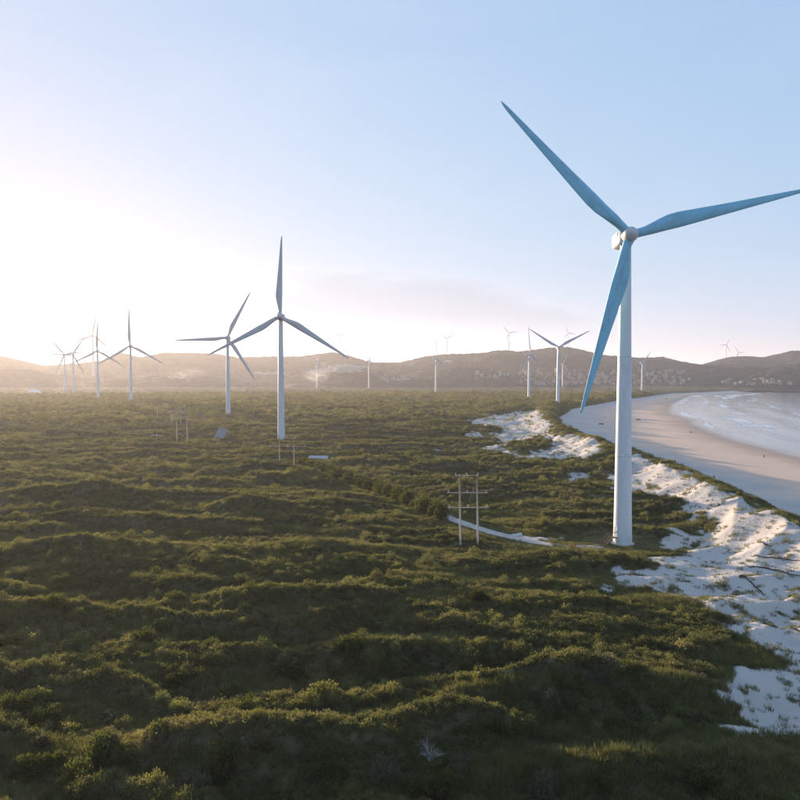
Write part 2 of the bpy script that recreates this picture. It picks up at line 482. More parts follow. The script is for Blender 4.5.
def leaf_material(name, cols, trans, tw=0.42):
    m, nt, b = new_mat(name)
    out = nt.nodes['Material Output']
    tint = attr(nt, 'tint', 'INSTANCER')
    oi = N(nt, 'ShaderNodeObjectInfo')
    ramp = N(nt, 'ShaderNodeValToRGB')
    e = ramp.color_ramp.elements
    e[0].position = 0.0; e[0].color = cols[0] + (1,)
    e[1].position = 1.0; e[1].color = cols[-1] + (1,)
    for i, c in enumerate(cols[1:-1]):
        q = e.new((i + 1) / (len(cols) - 1)); q.color = c + (1,)
    L(nt, tint, ramp.inputs[0])
    v = map_range(nt, oi.outputs['Random'], 0, 1, 0.7, 1.3, False)
    mm = N(nt, 'ShaderNodeVectorMath', operation='SCALE'); L(nt, ramp.outputs[0], mm.inputs[0]); L(nt, v, mm.inputs[3])
    L(nt, mm.outputs[0], b.inputs['Base Color']); b.inputs['Roughness'].default_value = 0.65
    b.inputs['Specular IOR Level'].default_value = 0.25
    tr = N(nt, 'ShaderNodeBsdfTranslucent')
    tm = N(nt, 'ShaderNodeVectorMath', operation='MULTIPLY'); L(nt, mm.outputs[0], tm.inputs[0]); tm.inputs[1].default_value = trans
    L(nt, tm.outputs[0], tr.inputs[0])
    mx = N(nt, 'ShaderNodeMixShader'); mx.inputs[0].default_value = tw
    L(nt, b.outputs[0], mx.inputs[1]); L(nt, tr.outputs[0], mx.inputs[2]); L(nt, mx.outputs[0], out.inputs[0])
    return m
OLIVES = [(0.062, 0.070, 0.038), (0.086, 0.094, 0.045), (0.110, 0.116, 0.053), (0.128, 0.127, 0.064), (0.138, 0.120, 0.076), (0.132, 0.126, 0.098)]
M_SCRUB = leaf_material('scrub_leaf', OLIVES, (1.5, 1.5, 0.85))
M_GRASS = leaf_material('dune_grass', [(0.094, 0.103, 0.048), (0.122, 0.128, 0.058), (0.15, 0.150, 0.07), (0.18, 0.156, 0.09)], (1.5, 1.45, 0.85), 0.40)

# ------------------------------------------------------------------ ground
azs = np.concatenate([np.linspace(-math.pi, R(-46), 50)[:-1], np.linspace(R(-46), R(46), 720), np.linspace(R(46), math.pi, 50)[1:]])
rs = np.concatenate([[2, 12, 24, 34], np.geomspace(42, 2200, 520), np.geomspace(2300, 16000, 14)])
RR, AA = np.meshgrid(rs, azs, indexing='ij')
GX, GY = RR * np.sin(AA), RR * np.cos(AA)
gz, gcan, gsv, gs = land(GX, GY)
far = RR > 2250
gz = np.where(far, np.where(gs > 0, -11.5, 0.0), gz)
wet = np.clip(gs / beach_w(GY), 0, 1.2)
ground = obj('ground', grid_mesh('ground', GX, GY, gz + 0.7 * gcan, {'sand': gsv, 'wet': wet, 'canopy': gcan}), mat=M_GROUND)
tag(ground, kind='structure')

# ------------------------------------------------------------------ sea
sa = np.concatenate([np.linspace(R(3), R(46), 420), np.linspace(R(46), R(178), 40)[1:]])
sr = np.concatenate([np.geomspace(60, 2600, 330), np.geomspace(2700, 15500, 16)])
RR2, AA2 = np.meshgrid(sr, sa, indexing='ij')
SX, SY = RR2 * np.sin(AA2), RR2 * np.cos(AA2)
offs = coast_s(SX, SY) - beach_w(SY)
swell = 0.16 * np.sin(offs * 0.16 + 2.0 * fbm(SX / 90, SY / 160, 2, 60)) * np.clip(offs / 40, 0, 1) + 0.10 * fbm(SX / 6, SY / 9, 2, 61) * np.clip(offs / 30, 0, 1)
swell *= np.clip(1.5 - RR2 / 2500, 0, 1)
sea = obj('sea', grid_mesh('sea', SX, SY, SEA_Z + swell, {'offshore': offs}), mat=M_SEA)
tag(sea, kind='structure')

# ------------------------------------------------------------------ hills
RIDGE_A = [(-700, 352), (-300, 345), (-120, 349), (0, 355), (22, 360), (45, 365), (75, 363), (100, 360), (122, 352), (140, 357), (165, 352), (190, 352.5), (215, 353), (238, 357),
           (270, 356), (300, 356), (322, 353), (335, 352), (352, 356), (370, 362), (400, 362), (420, 357), (440, 354), (470, 353), (488, 352), (497, 349.5),
           (520, 351), (545, 348), (562, 346), (580, 349), (600, 354.5), (640, 357.5), (662, 356.5), (680, 361), (702, 364.5), (718, 359), (730, 356.5), (745, 355.5),
           (762, 357), (780, 353), (792, 350), (805, 351), (840, 356), (900, 350), (1050, 346), (1300, 352)]
RIDGE_B = [(-700, 366), (-200, 368), (0, 369.5), (30, 369), (50, 373), (80, 377), (105, 374), (140, 376), (170, 373), (200, 374), (230, 378), (270, 378), (300, 374), (340, 366), (362, 367), (380, 377), (400, 376), (420, 371),
           (450, 368), (475, 367.5), (495, 370), (515, 375), (535, 381), (560, 384), (600, 386), (680, 384), (700, 380), (720, 376), (750, 371), (775, 366), (800, 363), (900, 362), (1300, 366)]
def ridge_h(tab, px):
    xs, ys = np.array(tab).T
    return np.interp(px, xs, ys)
def hill_z(x, y):
    r = np.hypot(x, y)
    px = 400 + F * x / np.maximum(y, 1.0)
    rr = y                                       # depth along the view; ridges run roughly across it
    spur = fbm(x / 260, y / 200, 4, 70)
    out = np.zeros(np.shape(x)) + 1.0
    ya = 2850 + 260 * perlin(x / 900, 0 * x, 71)
    ha = CAM_Z + (HOR - ridge_h(RIDGE_A, px)) / F * ya
    ta = np.clip((rr - 1900) / (ya - 1900), 0, 1)
    za = ha * np.where(rr < ya, ta ** 1.35, np.clip(1 - (rr - ya) / 1300, 0, 1))
    yb = 2150 + 120 * perlin(x / 500, 0 * x + 5, 72)
    hb = CAM_Z + (HOR - ridge_h(RIDGE_B, px)) / F * yb
    tb = np.clip((rr - 1640) / (yb - 1640), 0, 1)
    zb = hb * np.where(rr < yb, sstep(0, 1, tb), np.clip(1 - (rr - yb) / 420, 0, 1))
    edge = sstep(0.0, 0.35, ta) * sstep(1.02, 0.7, np.where(rr < ya, ta, 1))
    za = za + (34 * spur + 16 * (0.5 - np.abs(fbm(x / 150, y / 240, 3, 77)) * 2)) * edge
    out = np.maximum(np.maximum(za, zb + 16 * spur * sstep(0, .3, tb) * sstep(1, .75, tb)), 0)
    out = out + 4.5 * fbm(x / 20, y / 20, 3, 75) * sstep(4, 25, out)
    sea_side = coast_s(x, y)
    out = out * sstep(25, -60, sea_side)
    return out - 1.5 + 0 * r
ha_ = np.linspace(math.atan(-1150 / F), math.atan(850 / F), 900)
hy = np.concatenate([np.linspace(1600, 3200, 190), np.linspace(3230, 4300, 20)])
HY, HA = np.meshgrid(hy, ha_, indexing='ij')
HX = HY * np.tan(HA)
HZ = hill_z(HX, HY)
hpx = 400 + F * HX / HY
hpy = HOR - (HZ - CAM_Z) / HY * F
bare = np.zeros(HX.shape)
for cx, cyy, rx, ry in [(345, 368.5, 22, 4.5), (270, 373, 24, 2), (400, 379, 10, 2), (318, 372, 14, 3), (175, 377, 14, 1.5), (447, 361, 4, 1.2)]:
    bare = np.maximum(bare, np.exp(-((hpx - cx) / rx) ** 2 - ((hpy - cyy) / ry) ** 2))
hills = obj('hills', grid_mesh('hills', HX, HY, HZ, {'bare': bare}), mat=M_HILL)
tag(hills, kind='structure')
def hill_hit(px, py):
    d = ray(px, py); t = np.linspace(1500, 4200, 3000) / d[1]
    x, y, zr = d[0] * t, d[1] * t, CAM_Z + d[2] * t
    z = hill_z(x, y)
    i = int(np.argmax(zr <= z)) or len(t) - 1
    return float(x[i]), float(y[i]), float(z[i])
def hill_crest(px):
    """top of the skyline under photo column px"""
    y = np.linspace(1700, 3400, 1200); x = y * (px - 400) / F
    z = hill_z(x, y)
    i = int(np.argmax((z - CAM_Z) / y))
    return float(x[i]), float(y[i]), float(z[i])

# ------------------------------------------------------------------ track
def ribbon(pts, w0, zoff):
    p = np.array(pts); d = np.r_[0, np.cumsum(np.hypot(*np.diff(p, axis=0).T))]
    t = np.linspace(0, d[-1], 160)
    x, y = np.interp(t, d, p[:, 0]), np.interp(t, d, p[:, 1])
    k = np.ones(9) / 9
    x = np.convolve(np.pad(x, 4, 'edge'), k, 'valid'); y = np.convolve(np.pad(y, 4, 'edge'), k, 'valid')
    tx, ty = np.gradient(x), np.gradient(y); l = np.hypot(tx, ty); nx, ny = -ty / l, tx / l
    cols_ = np.linspace(-1, 1, 7)
    wv = w0 * (1 + 0.16 * perlin(t / 6, 0 * t, 80))
    X = x[:, None] + nx[:, None] * cols_ * wv[:, None]; Y = y[:, None] + ny[:, None] * cols_ * wv[:, None]
    Z = land(X, Y)[0] + zoff - 0.12 * (np.abs(cols_) > 0.95)
    return grid_mesh('track', X, Y, Z)
def track_material():
    m, nt, b = new_mat('track')
    g = N(nt, 'ShaderNodeNewGeometry')
    n = noise(nt, g.outputs['Position'], 0.7, 5)
    L(nt, mix_col(nt, map_range(nt, n, 0.35, 0.7), (0.34, 0.32, 0.29), (0.47, 0.44, 0.40)), b.inputs['Base Color'])
    b.inputs['Roughness'].default_value = 0.9
    bump(nt, b, n, 0.4, 0.1)
    return m
track = obj('track', ribbon(TRACK, 1.7, 0.06), mat=track_material())
tag(track, kind='structure')

# ------------------------------------------------------------------ wind turbines
def paint_material(name, base, dirt, rust, stain=0.5, run=(1.0, 1.0, 0.16)):
    m, nt, b = new_mat(name)
    t = N(nt, 'ShaderNodeTexCoord'); oc = t.outputs['Object']
    mp = N(nt, 'ShaderNodeMapping'); mp.inputs['Scale'].default_value = run; L(nt, oc, mp.inputs[0])
    n1 = noise(nt, mp.outputs[0], 1.3, 5, 0.6); n2 = noise(nt, oc, 0.35, 4); n3 = noise(nt, oc, 1.1, 5, 0.7)
    c = mix_col(nt, math_node(nt, 'MULTIPLY', map_range(nt, n1, 0.45, 0.75), stain), base, dirt)
    c = mix_col(nt, math_node(nt, 'MULTIPLY', map_range(nt, n2, 0.45, 0.7), stain * 0.5), c, dirt)
    c = mix_col(nt, math_node(nt, 'MULTIPLY', map_range(nt, n3, 0.63, 0.71), 0.75), c, rust)
    L(nt, c, b.inputs['Base Color']); b.inputs['Roughness'].default_value = 0.42
    return m
M_TOWER = paint_material('tower_paint', (0.62, 0.68, 0.74), (0.50, 0.52, 0.53), (0.30, 0.15, 0.08), 0.5)
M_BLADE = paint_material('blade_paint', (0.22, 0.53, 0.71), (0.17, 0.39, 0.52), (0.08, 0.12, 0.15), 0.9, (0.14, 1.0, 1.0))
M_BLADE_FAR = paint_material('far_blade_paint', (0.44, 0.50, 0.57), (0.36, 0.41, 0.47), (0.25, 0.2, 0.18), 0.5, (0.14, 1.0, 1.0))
M_NAC = paint_material('nacelle_paint', (0.50, 0.54, 0.58), (0.5, 0.5, 0.48), (0.3, 0.2, 0.12), 0.5)
M_DARK = simple('dark_metal', (0.04, 0.045, 0.05), 0.5)
M_STEEL = simple('galvanised_steel', (0.33, 0.34, 0.35), 0.45, metallic=0.4)
M_RUST = simple('rusty_steel', (0.16, 0.10, 0.065), 0.8, 0.3)
M_CONC = simple('concrete', (0.38, 0.37, 0.35), 0.9)

HUB_H, TOP_H = 60.0, 58.4
def trad(z):
    return float(np.interp(z, [0, 2.5, 8, 58.4], [1.86, 1.76, 1.66, 1.02]))
def tower_part(z0, z1, n=48):
    bm = bmesh.new()
    zs = np.linspace(z0, z1, 10)
    lathe(bm, [(trad(z), z) for z in zs], n, 'z', False); return bm
def ring_part(z, dr, h, n=48):
    bm = bmesh.new(); r = trad(z)
    lathe(bm, [(r - 0.05, z - h), (r + dr, z - h), (r + dr, z + h), (r - 0.05, z + h)], n); return bm
def blade_bm(length=34.2, root=0.9):
    bm = bmesh.new()
    st = [0, .03, .06, .1, .15, .2, .26, .34, .44, .55, .66, .77, .87, .94, .98, 1.0]
    chord = [1.7, 1.7, 1.75, 2.1, 2.5, 2.85, 2.92, 2.65, 2.3, 1.93, 1.6, 1.28, 0.98, 0.75, 0.45, 0.12]
    thick = [1.0, 1.0, .92, .7, .5, .38, .31, .27, .24, .22, .2, .19, .18, .17, .17, .2]
    twist = [16, 16, 16, 15, 14, 12.5, 10.5, 8, 6, 4, 2.5, 1.2, .3, -.3, -.5, -.5]
    n = 20; rings = []
    for s_, c, t, tw in zip(st, chord, thick, twist):
        ring = []
        kc = sstep(0.03, 0.2, np.array(s_))           # circle at the root -> airfoil
        for q in range(n):
            a = 2 * math.pi * q / n
            cx_, cy_ = math.cos(a), math.sin(a)
            # airfoil: x in 0..1 from leading edge
            xx = 0.5 - 0.5 * cx_
            th = 5 * t * (0.2969 * math.sqrt(max(xx, 0)) - 0.126 * xx - 0.3516 * xx ** 2 + 0.2843 * xx ** 3 - 0.1015 * xx ** 4)
            ax, ay = (xx - 0.30) * c, math.copysign(th, cy_) * c + 0.02 * c * math.sin(math.pi * xx)
            rx, ry = -0.5 * cx_ * c, 0.5 * cy_ * c
            px_, py_ = rx + (ax - rx) * kc, ry + (ay - ry) * kc
            w = R(tw)
            zz, yy = px_ * math.cos(w) - py_ * math.sin(w), px_ * math.sin(w) + py_ * math.cos(w)
            ring.append(bm.verts.new((root + s_ * length, -yy - 0.7 * s_ ** 2, zz)))
        rings.append(ring)
    for r0, r1 in zip(rings[:-1], rings[1:]):
        for q in range(n):
            f = bm.faces.new((r0[q], r0[(q + 1) % n], r1[(q + 1) % n], r1[q])); f.smooth = True
    bm.faces.new(rings[0]); bm.faces.new(rings[-1][::-1])
    bmesh.ops.recalc_face_normals(bm, faces=bm.faces)
    return bm
def mesh_of(name, bm, mats):
    me = bpy.data.meshes.new(name); bm.to_mesh(me); bm.free()
    for m in (mats if isinstance(mats, (list, tuple)) else [mats]): me.materials.append(m)
    return me
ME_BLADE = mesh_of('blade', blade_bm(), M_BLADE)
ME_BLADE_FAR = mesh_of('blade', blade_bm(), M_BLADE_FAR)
bm = bmesh.new()
lathe(bm, [(1.30, -1.0), (1.42, -0.6), (1.45, 0.4), (1.38, 1.0), (1.12, 1.55), (0.72, 1.95), (0.3, 2.15), (0.04, 2.2)], 36, 'y')
ME_HUB = mesh_of('hub', bm, M_NAC)
bm = bmesh.new()                                        # nacelle: lofted rounded box, front narrower, chamfered tail
secs = [(-1.15, 1.05, -1.0, 1.05), (-0.4, 1.45, -1.35, 1.45), (1.0, 1.6, -1.55, 1.65), (2.8, 1.6, -1.55, 1.65), (4.0, 1.5, -1.4, 1.6), (4.9, 1.2, -0.7, 1.4), (5.1, 0.95, -0.4, 1.15)]
rings = []
for yy, w, z0, z1 in secs:
    zc, hh = (z0 + z1) / 2, (z1 - z0) / 2; ring = []
    for q in range(28):
        a = 2 * math.pi * q / 28
        k = 0.42
        ring.append(bm.verts.new((w * math.copysign(abs(math.cos(a)) ** k, math.cos(a)), yy, zc + hh * math.copysign(abs(math.sin(a)) ** k, math.sin(a)))))
    rings.append(ring)
for r0, r1 in zip(rings[:-1], rings[1:]):
    for q in range(28):
        bm.faces.new((r0[q], r0[(q + 1) % 28], r1[(q + 1) % 28], r1[q])).smooth = True
bm.faces.new(rings[0]); bm.faces.new(rings[-1][::-1])
bmesh.ops.recalc_face_normals(bm, faces=bm.faces)
ME_NAC = mesh_of('nacelle', bm, M_NAC)
CUTS = [0.0, 17.5, 37.0, TOP_H]
ME_SEC = [mesh_of('tower_section', tower_part(a, b), M_TOWER) for a, b in zip(CUTS[:-1], CUTS[1:])]
ME_FLANGE = [mesh_of('flange', ring_part(z - 0.03, 0.035, 0.09), M_TOWER) for z in CUTS[1:-1]]
bm = bmesh.new(); lathe(bm, [(1.0, TOP_H - 0.08), (1.12, TOP_H - 0.02), (1.15, TOP_H + 0.25), (1.0, TOP_H + 0.3)], 32)
ME_YAW = mesh_of('yaw_ring', bm, M_DARK)
bm = bmesh.new(); lathe(bm, [(2.3, -0.6), (2.3, 0.12), (2.15, 0.22), (1.7, 0.24)], 36)
ME_BASE = mesh_of('foundation', bm, M_CONC)

def attach(name, me, parent):
    o = bpy.data.objects.new(name, me); col.objects.link(o); o.parent = parent; return o
def wind_turbine(loc, scale, yaw, phase, blade_k, label, main=False, tilt=3.0, group=None):
    t = empty('wind_turbine', loc, yaw)
    t.scale = (scale,) * 3
    attach('foundation', ME_BASE, t)
    for me in ME_SEC: attach('tower_section', me, t)
    for me in ME_FLANGE: attach('flange', me, t)
    attach('yaw_ring', ME_YAW, t)
    nac = attach('nacelle', ME_NAC, t); nac.location = (0, 0, HUB_H); nac.rotation_euler = (R(-tilt), 0, 0)
    hub = attach('hub', ME_HUB, t); hub.location = (0, -2.3, HUB_H + 2.3 * math.tan(R(tilt)))
    hub.rotation_euler = (R(-tilt), 0, 0)
    for k in range(3):
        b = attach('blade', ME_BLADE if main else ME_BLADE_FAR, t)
        b.location = hub.location
        b.rotation_mode = 'QUATERNION'
        b.rotation_quaternion = Euler((R(-tilt), 0, 0)).to_quaternion() @ Euler((0, -R(phase + 120 * k), 0)).to_quaternion()
        b.scale = (blade_k, blade_k ** 0.5, blade_k ** 0.5)
    tag(t, label, 'wind turbine', group)
    return t, nac, hub

# the large turbine by the beach
mx, my = MAIN_XY
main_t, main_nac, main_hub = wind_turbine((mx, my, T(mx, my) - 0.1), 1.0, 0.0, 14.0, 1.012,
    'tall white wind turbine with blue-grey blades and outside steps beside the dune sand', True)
# its extra parts: vents and hatch on the nacelle, wind vane, dark collar, door, steps
bm = bmesh.new(); box(bm, -1.63, -1.55, 2.2, 3.6, -0.5, 0.5); obj('side_vent', bm, main_nac, M_DARK)
bm = bmesh.new(); box(bm, -1.61, -1.53, 0.2, 0.9, 0.5, 1.1); obj('side_vent', bm, main_nac, M_DARK)
bm = bmesh.new(); box(bm, -0.7, 0.7, 1.4, 3.3, 1.6, 1.8); obj('roof_hatch', bm, main_nac, M_NAC)
bm = bmesh.new(); tube(bm, [(0.5, 3.9, 1.5), (0.5, 3.9, 2.9)], 0.05); tube(bm, [(0.1, 3.9, 2.75), (0.9, 3.9, 2.75)], 0.04); tube(bm, [(0.5, 3.5, 2.9), (0.5, 4.4, 2.9)], 0.04)
obj('wind_vane', bm, main_nac, M_STEEL)
bm = bmesh.new(); lathe(bm, [(1.30, -1.28), (1.36, -1.28), (1.36, -0.98), (1.30, -0.98)], 36, 'y', False); obj('hub_collar', bm, main_hub, M_DARK)
a_d = R(205)                                               # door faces the left, towards the steps
dv = Vector((math.cos(a_d), math.sin(a_d), 0)); pv = Vector((-dv.y, dv.x, 0))
def along(bm_build, name, mat, parent):
    bm = bmesh.new(); bm_build(bm)
    m4 = Matrix(((dv.x, pv.x, 0, 0), (dv.y, pv.y, 0, 0), (0, 0, 1, 0), (0, 0, 0, 1)))
    bmesh.ops.transform(bm, matrix=m4, verts=bm.verts)
    return obj(name, bm, parent, mat)
door = along(lambda b: box(b, 1.62, 1.80, -0.45, 0.45, 1.6, 3.6), 'door', M_TOWER, main_t)
along(lambda b: box(b, 1.80, 1.86, 0.25, 0.32, 2.5, 2.75), 'handle', M_DARK, door)
steps = along(lambda b: (box(b, 1.78, 2.95, -0.5, -0.44, 1.4, 1.55), box(b, 1.78, 2.95, 0.44, 0.5, 1.4, 1.55)), 'stair_frame', M_RUST, main_t)
along(lambda b: box(b, 1.80, 2.95, -0.43, 0.43, 1.47, 1.53), 'landing', M_RUST, main_t)
for k in range(7):
    along(lambda b, k=k: box(b, 2.98 + k * 0.3, 3.24 + k * 0.3, -0.43, 0.43, 1.30 - k * 0.2, 1.34 - k * 0.2), 'tread', M_RUST, main_t)
for sgn in (-0.47, 0.47):
    along(lambda b: tube(b, [(2.9, sgn, 1.48), (5.1, sgn, -0.1)], 0.09, 6), 'stringer', M_RUST, main_t)
    along(lambda b: (tube(b, [(1.85, sgn, 2.5), (2.95, sgn, 2.5), (5.1, sgn, 0.95), (5.1, sgn, -0.1)], 0.05, 6), tube(b, [(2.95, sgn, 1.5), (2.95, sgn, 2.5)], 0.05, 6)), 'handrail', M_RUST, main_t)

# the others: photo column, base row, hub row, first blade angle, blade px, yaw, label; rows give the distance where they stand on the plain
PLAIN = [
    (281, 439, 317, 88.5, 80, 0, 'wind turbine with one blade pointing straight up, behind the pole frame on the scrub plain'),
    (228, 417, 338, 63, 51, 4, 'wind turbine with one blade lying level, next to the grey roofed shed in the scrub'),
    (131, 400, 346, 91, 37, 8, 'wind turbine with an upright blade, between the white domed tent and the shed'),
    (98, 397, 351, 88, 30, 14, 'wind turbine with a faint upright blade, second in the hazy row past the domed tent'),
    (73.5, 392, 355, 58, 22, 16, 'hazy wind turbine with a long raised blade, close beside its shorter twin'),
    (65, 389, 354.5, 128, 18, 16, 'hazy wind turbine with a short slanted blade, nearest the domed tent'),
    (369, 388, 361, 94, 19, 70, 'small wind turbine seen nearly edge-on, in front of the pale bare hillside'),
    (436, 393.5, 358.5, 97, 22, 68, 'wind turbine seen edge-on below a rounded hilltop, inland of the far sand patch'),
    (529, 400.5, 355, 97, 27, 52, 'wind turbine turned half sideways with a sunlit nacelle, on the plain before the town'),
    (558, 410, 347.5, 28, 35, 0, 'wind turbine with two blades raised in a V, standing at the head of the beach'),
    (562.5, 389, 364, 62, 14, 20, 'small wind turbine half hidden behind the one with raised V blades, before the town'),
    (642, 394, 363, 45, 17, 30, 'wind turbine standing by the far curve of the beach below the hills'),
    (317, 386, 362.5, 92, 17, 75, 'faint white wind turbine standing in drifting smoke below the bare hillside'),
]
others = []
for px, yb, yh, ph, bl, yaw, lab in PLAIN:
    d0 = 60.0 * F / (yb - yh)                        # distance from a usual 60 m hub height
    d1 = (CAM_Z - 1.0) * F / max(yb - HOR, 6)        # distance from the ground row
    d = 0.5 * (d0 + d1) if yb > 398 else 0.75 * d0 + 0.25 * d1
    d = min(d, 1700)
    x = (px - 400) / F * d
    if d > 1600: z = max(T(x, d), float(hill_z(np.array([x]), np.array([d]))[0]))
    else: z = T(x, d)
    hubz = CAM_Z + (HOR - yh) / F * d
    k = (hubz - z) / HUB_H
    bk = (bl / F * d) / k / 35.1 if yaw < 40 else 1.08
    t, _, _ = wind_turbine((x, d, z - 0.1), k, R(yaw), ph, max(0.95, min(bk, 1.16)), lab, group='wind turbines on the coastal plain')
    others.append((x, d, k))
HILLTOP = [
    (93.5, 335.5, 80, 20, 16, 'pale wind turbine on the hazy hill saddle behind the row of turbines'),
    (184.5, 339, 90, 10, 8, 'tiny wind turbine on the hill crest behind the level-bladed turbine'),
    (340, 336.5, 30, 5, 8, 'tiny wind turbine with Y-shaped blades on the crest above the bare hillside'),
    (447, 338.5, 28, 5, 8, 'tiny wind turbine with Y-shaped blades on the rounded crest'),
    (508.5, 333, 130, 10, 7, 'tiny wind turbine on the flat-topped crest above the town'),
    (567.5, 333, 110, 10, 7, 'tiny wind turbine on the highest crest above the town'),
    (725.5, 345, 58, 5, 8, 'tiny wind turbine on the headland crest across the bay, beside a shorter one'),
    (737.5, 352.5, 120, 5, 8, 'tiny wind turbine sunk behind the headland crest, only its rotor clear'),
]
for px, yh, ph, yaw, bl, lab in HILLTOP:
    x, y, z = hill_crest(px)
    if px < 100: x, y = x * 0.80, y * 0.80; z = float(hill_z(np.array([x]), np.array([y]))[0])
    if px in (737.5, 93.5): pass
    hubz = CAM_Z + (HOR - yh) / F * y
    k = max((hubz - z), 30) / HUB_H
    if px == 737.5:
        y += 150; x = (px - 400) / F * y; hubz = CAM_Z + (HOR - yh) / F * y; k = 1.05; z = hubz - HUB_H * k
    wind_turbine((x, y, z - 0.5), k, R(yaw), ph, min(1.25, max(0.95, bl / F * y / k / 35.1)), lab, group='wind turbines along the hill crests')

# ------------------------------------------------------------------ poles and power line
M_POLE = simple('pole_concrete', (0.52, 0.44, 0.37), 0.85, 0.15, 1.5)
M_WIRE = simple('wire', (0.06, 0.06, 0.065), 0.95)
M_INS = simple('insulator', (0.62, 0.62, 0.62), 0.3)
def h_frame(pxa, pxb, yb, ytop, arms, label, dia=0.26, brace=True):
    xa, ya, za = hit(pxa, yb); xb, yb_, zb = hit(pxb, yb)
    yb_ = ya; xb = (pxb - 400) / F * yb_; zb = T(xb, yb_)
    d = ya; m = d / F
    H = CAM_Z + (HOR - ytop) * m - min(za, zb)
    root = empty('utility_pole', ((xa + xb) / 2, d, min(za, zb)))
    w = (xb - xa) / 2
    for sgn in (-1, 1):
        bm = bmesh.new(); tube(bm, [(sgn * w + 0.25 * random.uniform(.2, 1), 0, -0.6), (sgn * w, 0, H * 0.5), (sgn * w - 0.12, 0, H)], [dia * 0.62, dia * 0.5, dia * 0.4], 12)
        obj('pole', bm, root, M_POLE)
    ends = []
    for ya_, l0, l1, th in arms:
        z = CAM_Z + (HOR - ya_) * m - min(za, zb)
        x0 = (l0 - 400) * m - root.location.x; x1 = (l1 - 400) * m - root.location.x
        bm = bmesh.new(); box(bm, x0, x1, -dia * 0.62 - 0.1, -dia * 0.62 - 0.01, z - th, z + th); arm = obj('crossarm', bm, root, M_POLE)
        for q in (0.04, 0.5, 0.96):
            xx = x0 + (x1 - x0) * q
            bm = bmesh.new(); yy = -dia * 0.62 - 0.055
            tube(bm, [(xx, yy, z + th), (xx, yy, z + th + 0.1), (xx, yy, z + th + 0.14), (xx, yy, z + th + 0.32), (xx, yy, z + th + 0.4)], [0.03, 0.03, 0.09, 0.09, 0.04], 8)
            obj('insulator', bm, arm, M_INS)
            ends.append(Vector((root.location.x + xx, d + yy, root.location.z + z + th + 0.4)))
    if brace:
        bm = bmesh.new(); tube(bm, [(w - 0.1, -0.2, H - 0.4), (0.0, -0.2, H * 0.62)], 0.03, 5); obj('brace', bm, root, M_STEEL)
    tag(root, label, 'utility pole', 'pole frames of the power line')
    return ends
e1 = h_frame(460, 478, 547, 475, [(475.5, 455, 479, 0.06), (493, 447, 488, 0.09), (508, 448, 489, 0.10)],
             'tall pole frame with two posts and three crossarms beside the pale track', 0.34)
e2 = h_frame(279.5, 293.5, 467, 437, [(446.5, 268, 306, 0.08), (438, 277, 296, 0.06)], 'slim pole frame beside the white roofed hut, before the wind turbine', 0.32, False)
e3 = h_frame(176.8, 186.5, 442, 403, [(410.5, 163, 188, 0.12), (417, 171, 189, 0.10)], 'high pole frame with drooping wires, between the cross-shaped post and the shed', 0.42, False)
e4 = h_frame(171.5, 180.5, 427, 410, [(412, 168, 184, 0.10)], 'short pole frame with white feet behind the high frame with drooping wires', 0.42, False)
def wire(a, b, sag, label):
    bm = bmesh.new()
    pts = [a.lerp(b, t) + Vector((0, 0, -sag * 4 * t * (1 - t))) for t in np.linspace(0, 1, 22)]
    tube(bm, pts, 0.008, 5)
    me = bmesh.ops
    o = obj('power_wire', bm, None, M_WIRE)
    tag(o, label, 'wire', 'wires strung between the pole frames')
for k in (3, 4, 5):
    wire(e1[k], e2[min(k - 3, 5)], 3.0, 'thin sagging power wire between the tall pole frame and the slim one')
for k in range(3):
    wire(e2[k], e3[k], 3.0, 'thin sagging power wire between the slim pole frame and the high one')
for k, (px, py) in enumerate([(150, 396), (157, 397), (164, 398)]):
    q = e3[k]
    d = 520.0
    b = Vector(((px - 400) / F * d, d, CAM_Z + (HOR - py) / F * d))
    e_x, e_y = b.x, b.y
    if k == 1:
        zt = T(e_x, e_y); rt = empty('utility_pole', (e_x, e_y, zt))
        H = b.z - zt
        bm = bmesh.new(); tube(bm, [(0, 0.2, -0.5), (0, 0.2, H)], [0.2, 0.14], 10); obj('pole', bm, rt, M_POLE)
        dx = 7 / F * d
        bm = bmesh.new(); box(bm, -dx - 0.3, dx + 0.3, -0.08, 0.02, -0.1 + H - 0.35, H - 0.15); obj('crossarm', bm, rt, M_POLE)
        tag(rt, 'single faint pole with a crossarm in the haze where the drooping wires end', 'utility pole')
    wire(q, b, 5.0, 'drooping power wire running from the high pole frame into the haze')
# cross-shaped post
x, y, z = hit(157, 442); m = y / F
rt = empty('cross_post', (x, y, z))
bm = bmesh.new(); tube(bm, [(0, 0, -0.5), (0, 0, 14 * m)], [0.17, 0.12], 10); obj('pole', bm, rt, M_POLE)
bm = bmesh.new(); box(bm, -6 * m, 6 * m, -0.24, -0.12, 6.5 * m, 7.1 * m); obj('crossarm', bm, rt, M_INS)
tag(rt, 'short lone post with a pale crossarm in the scrub', 'post')

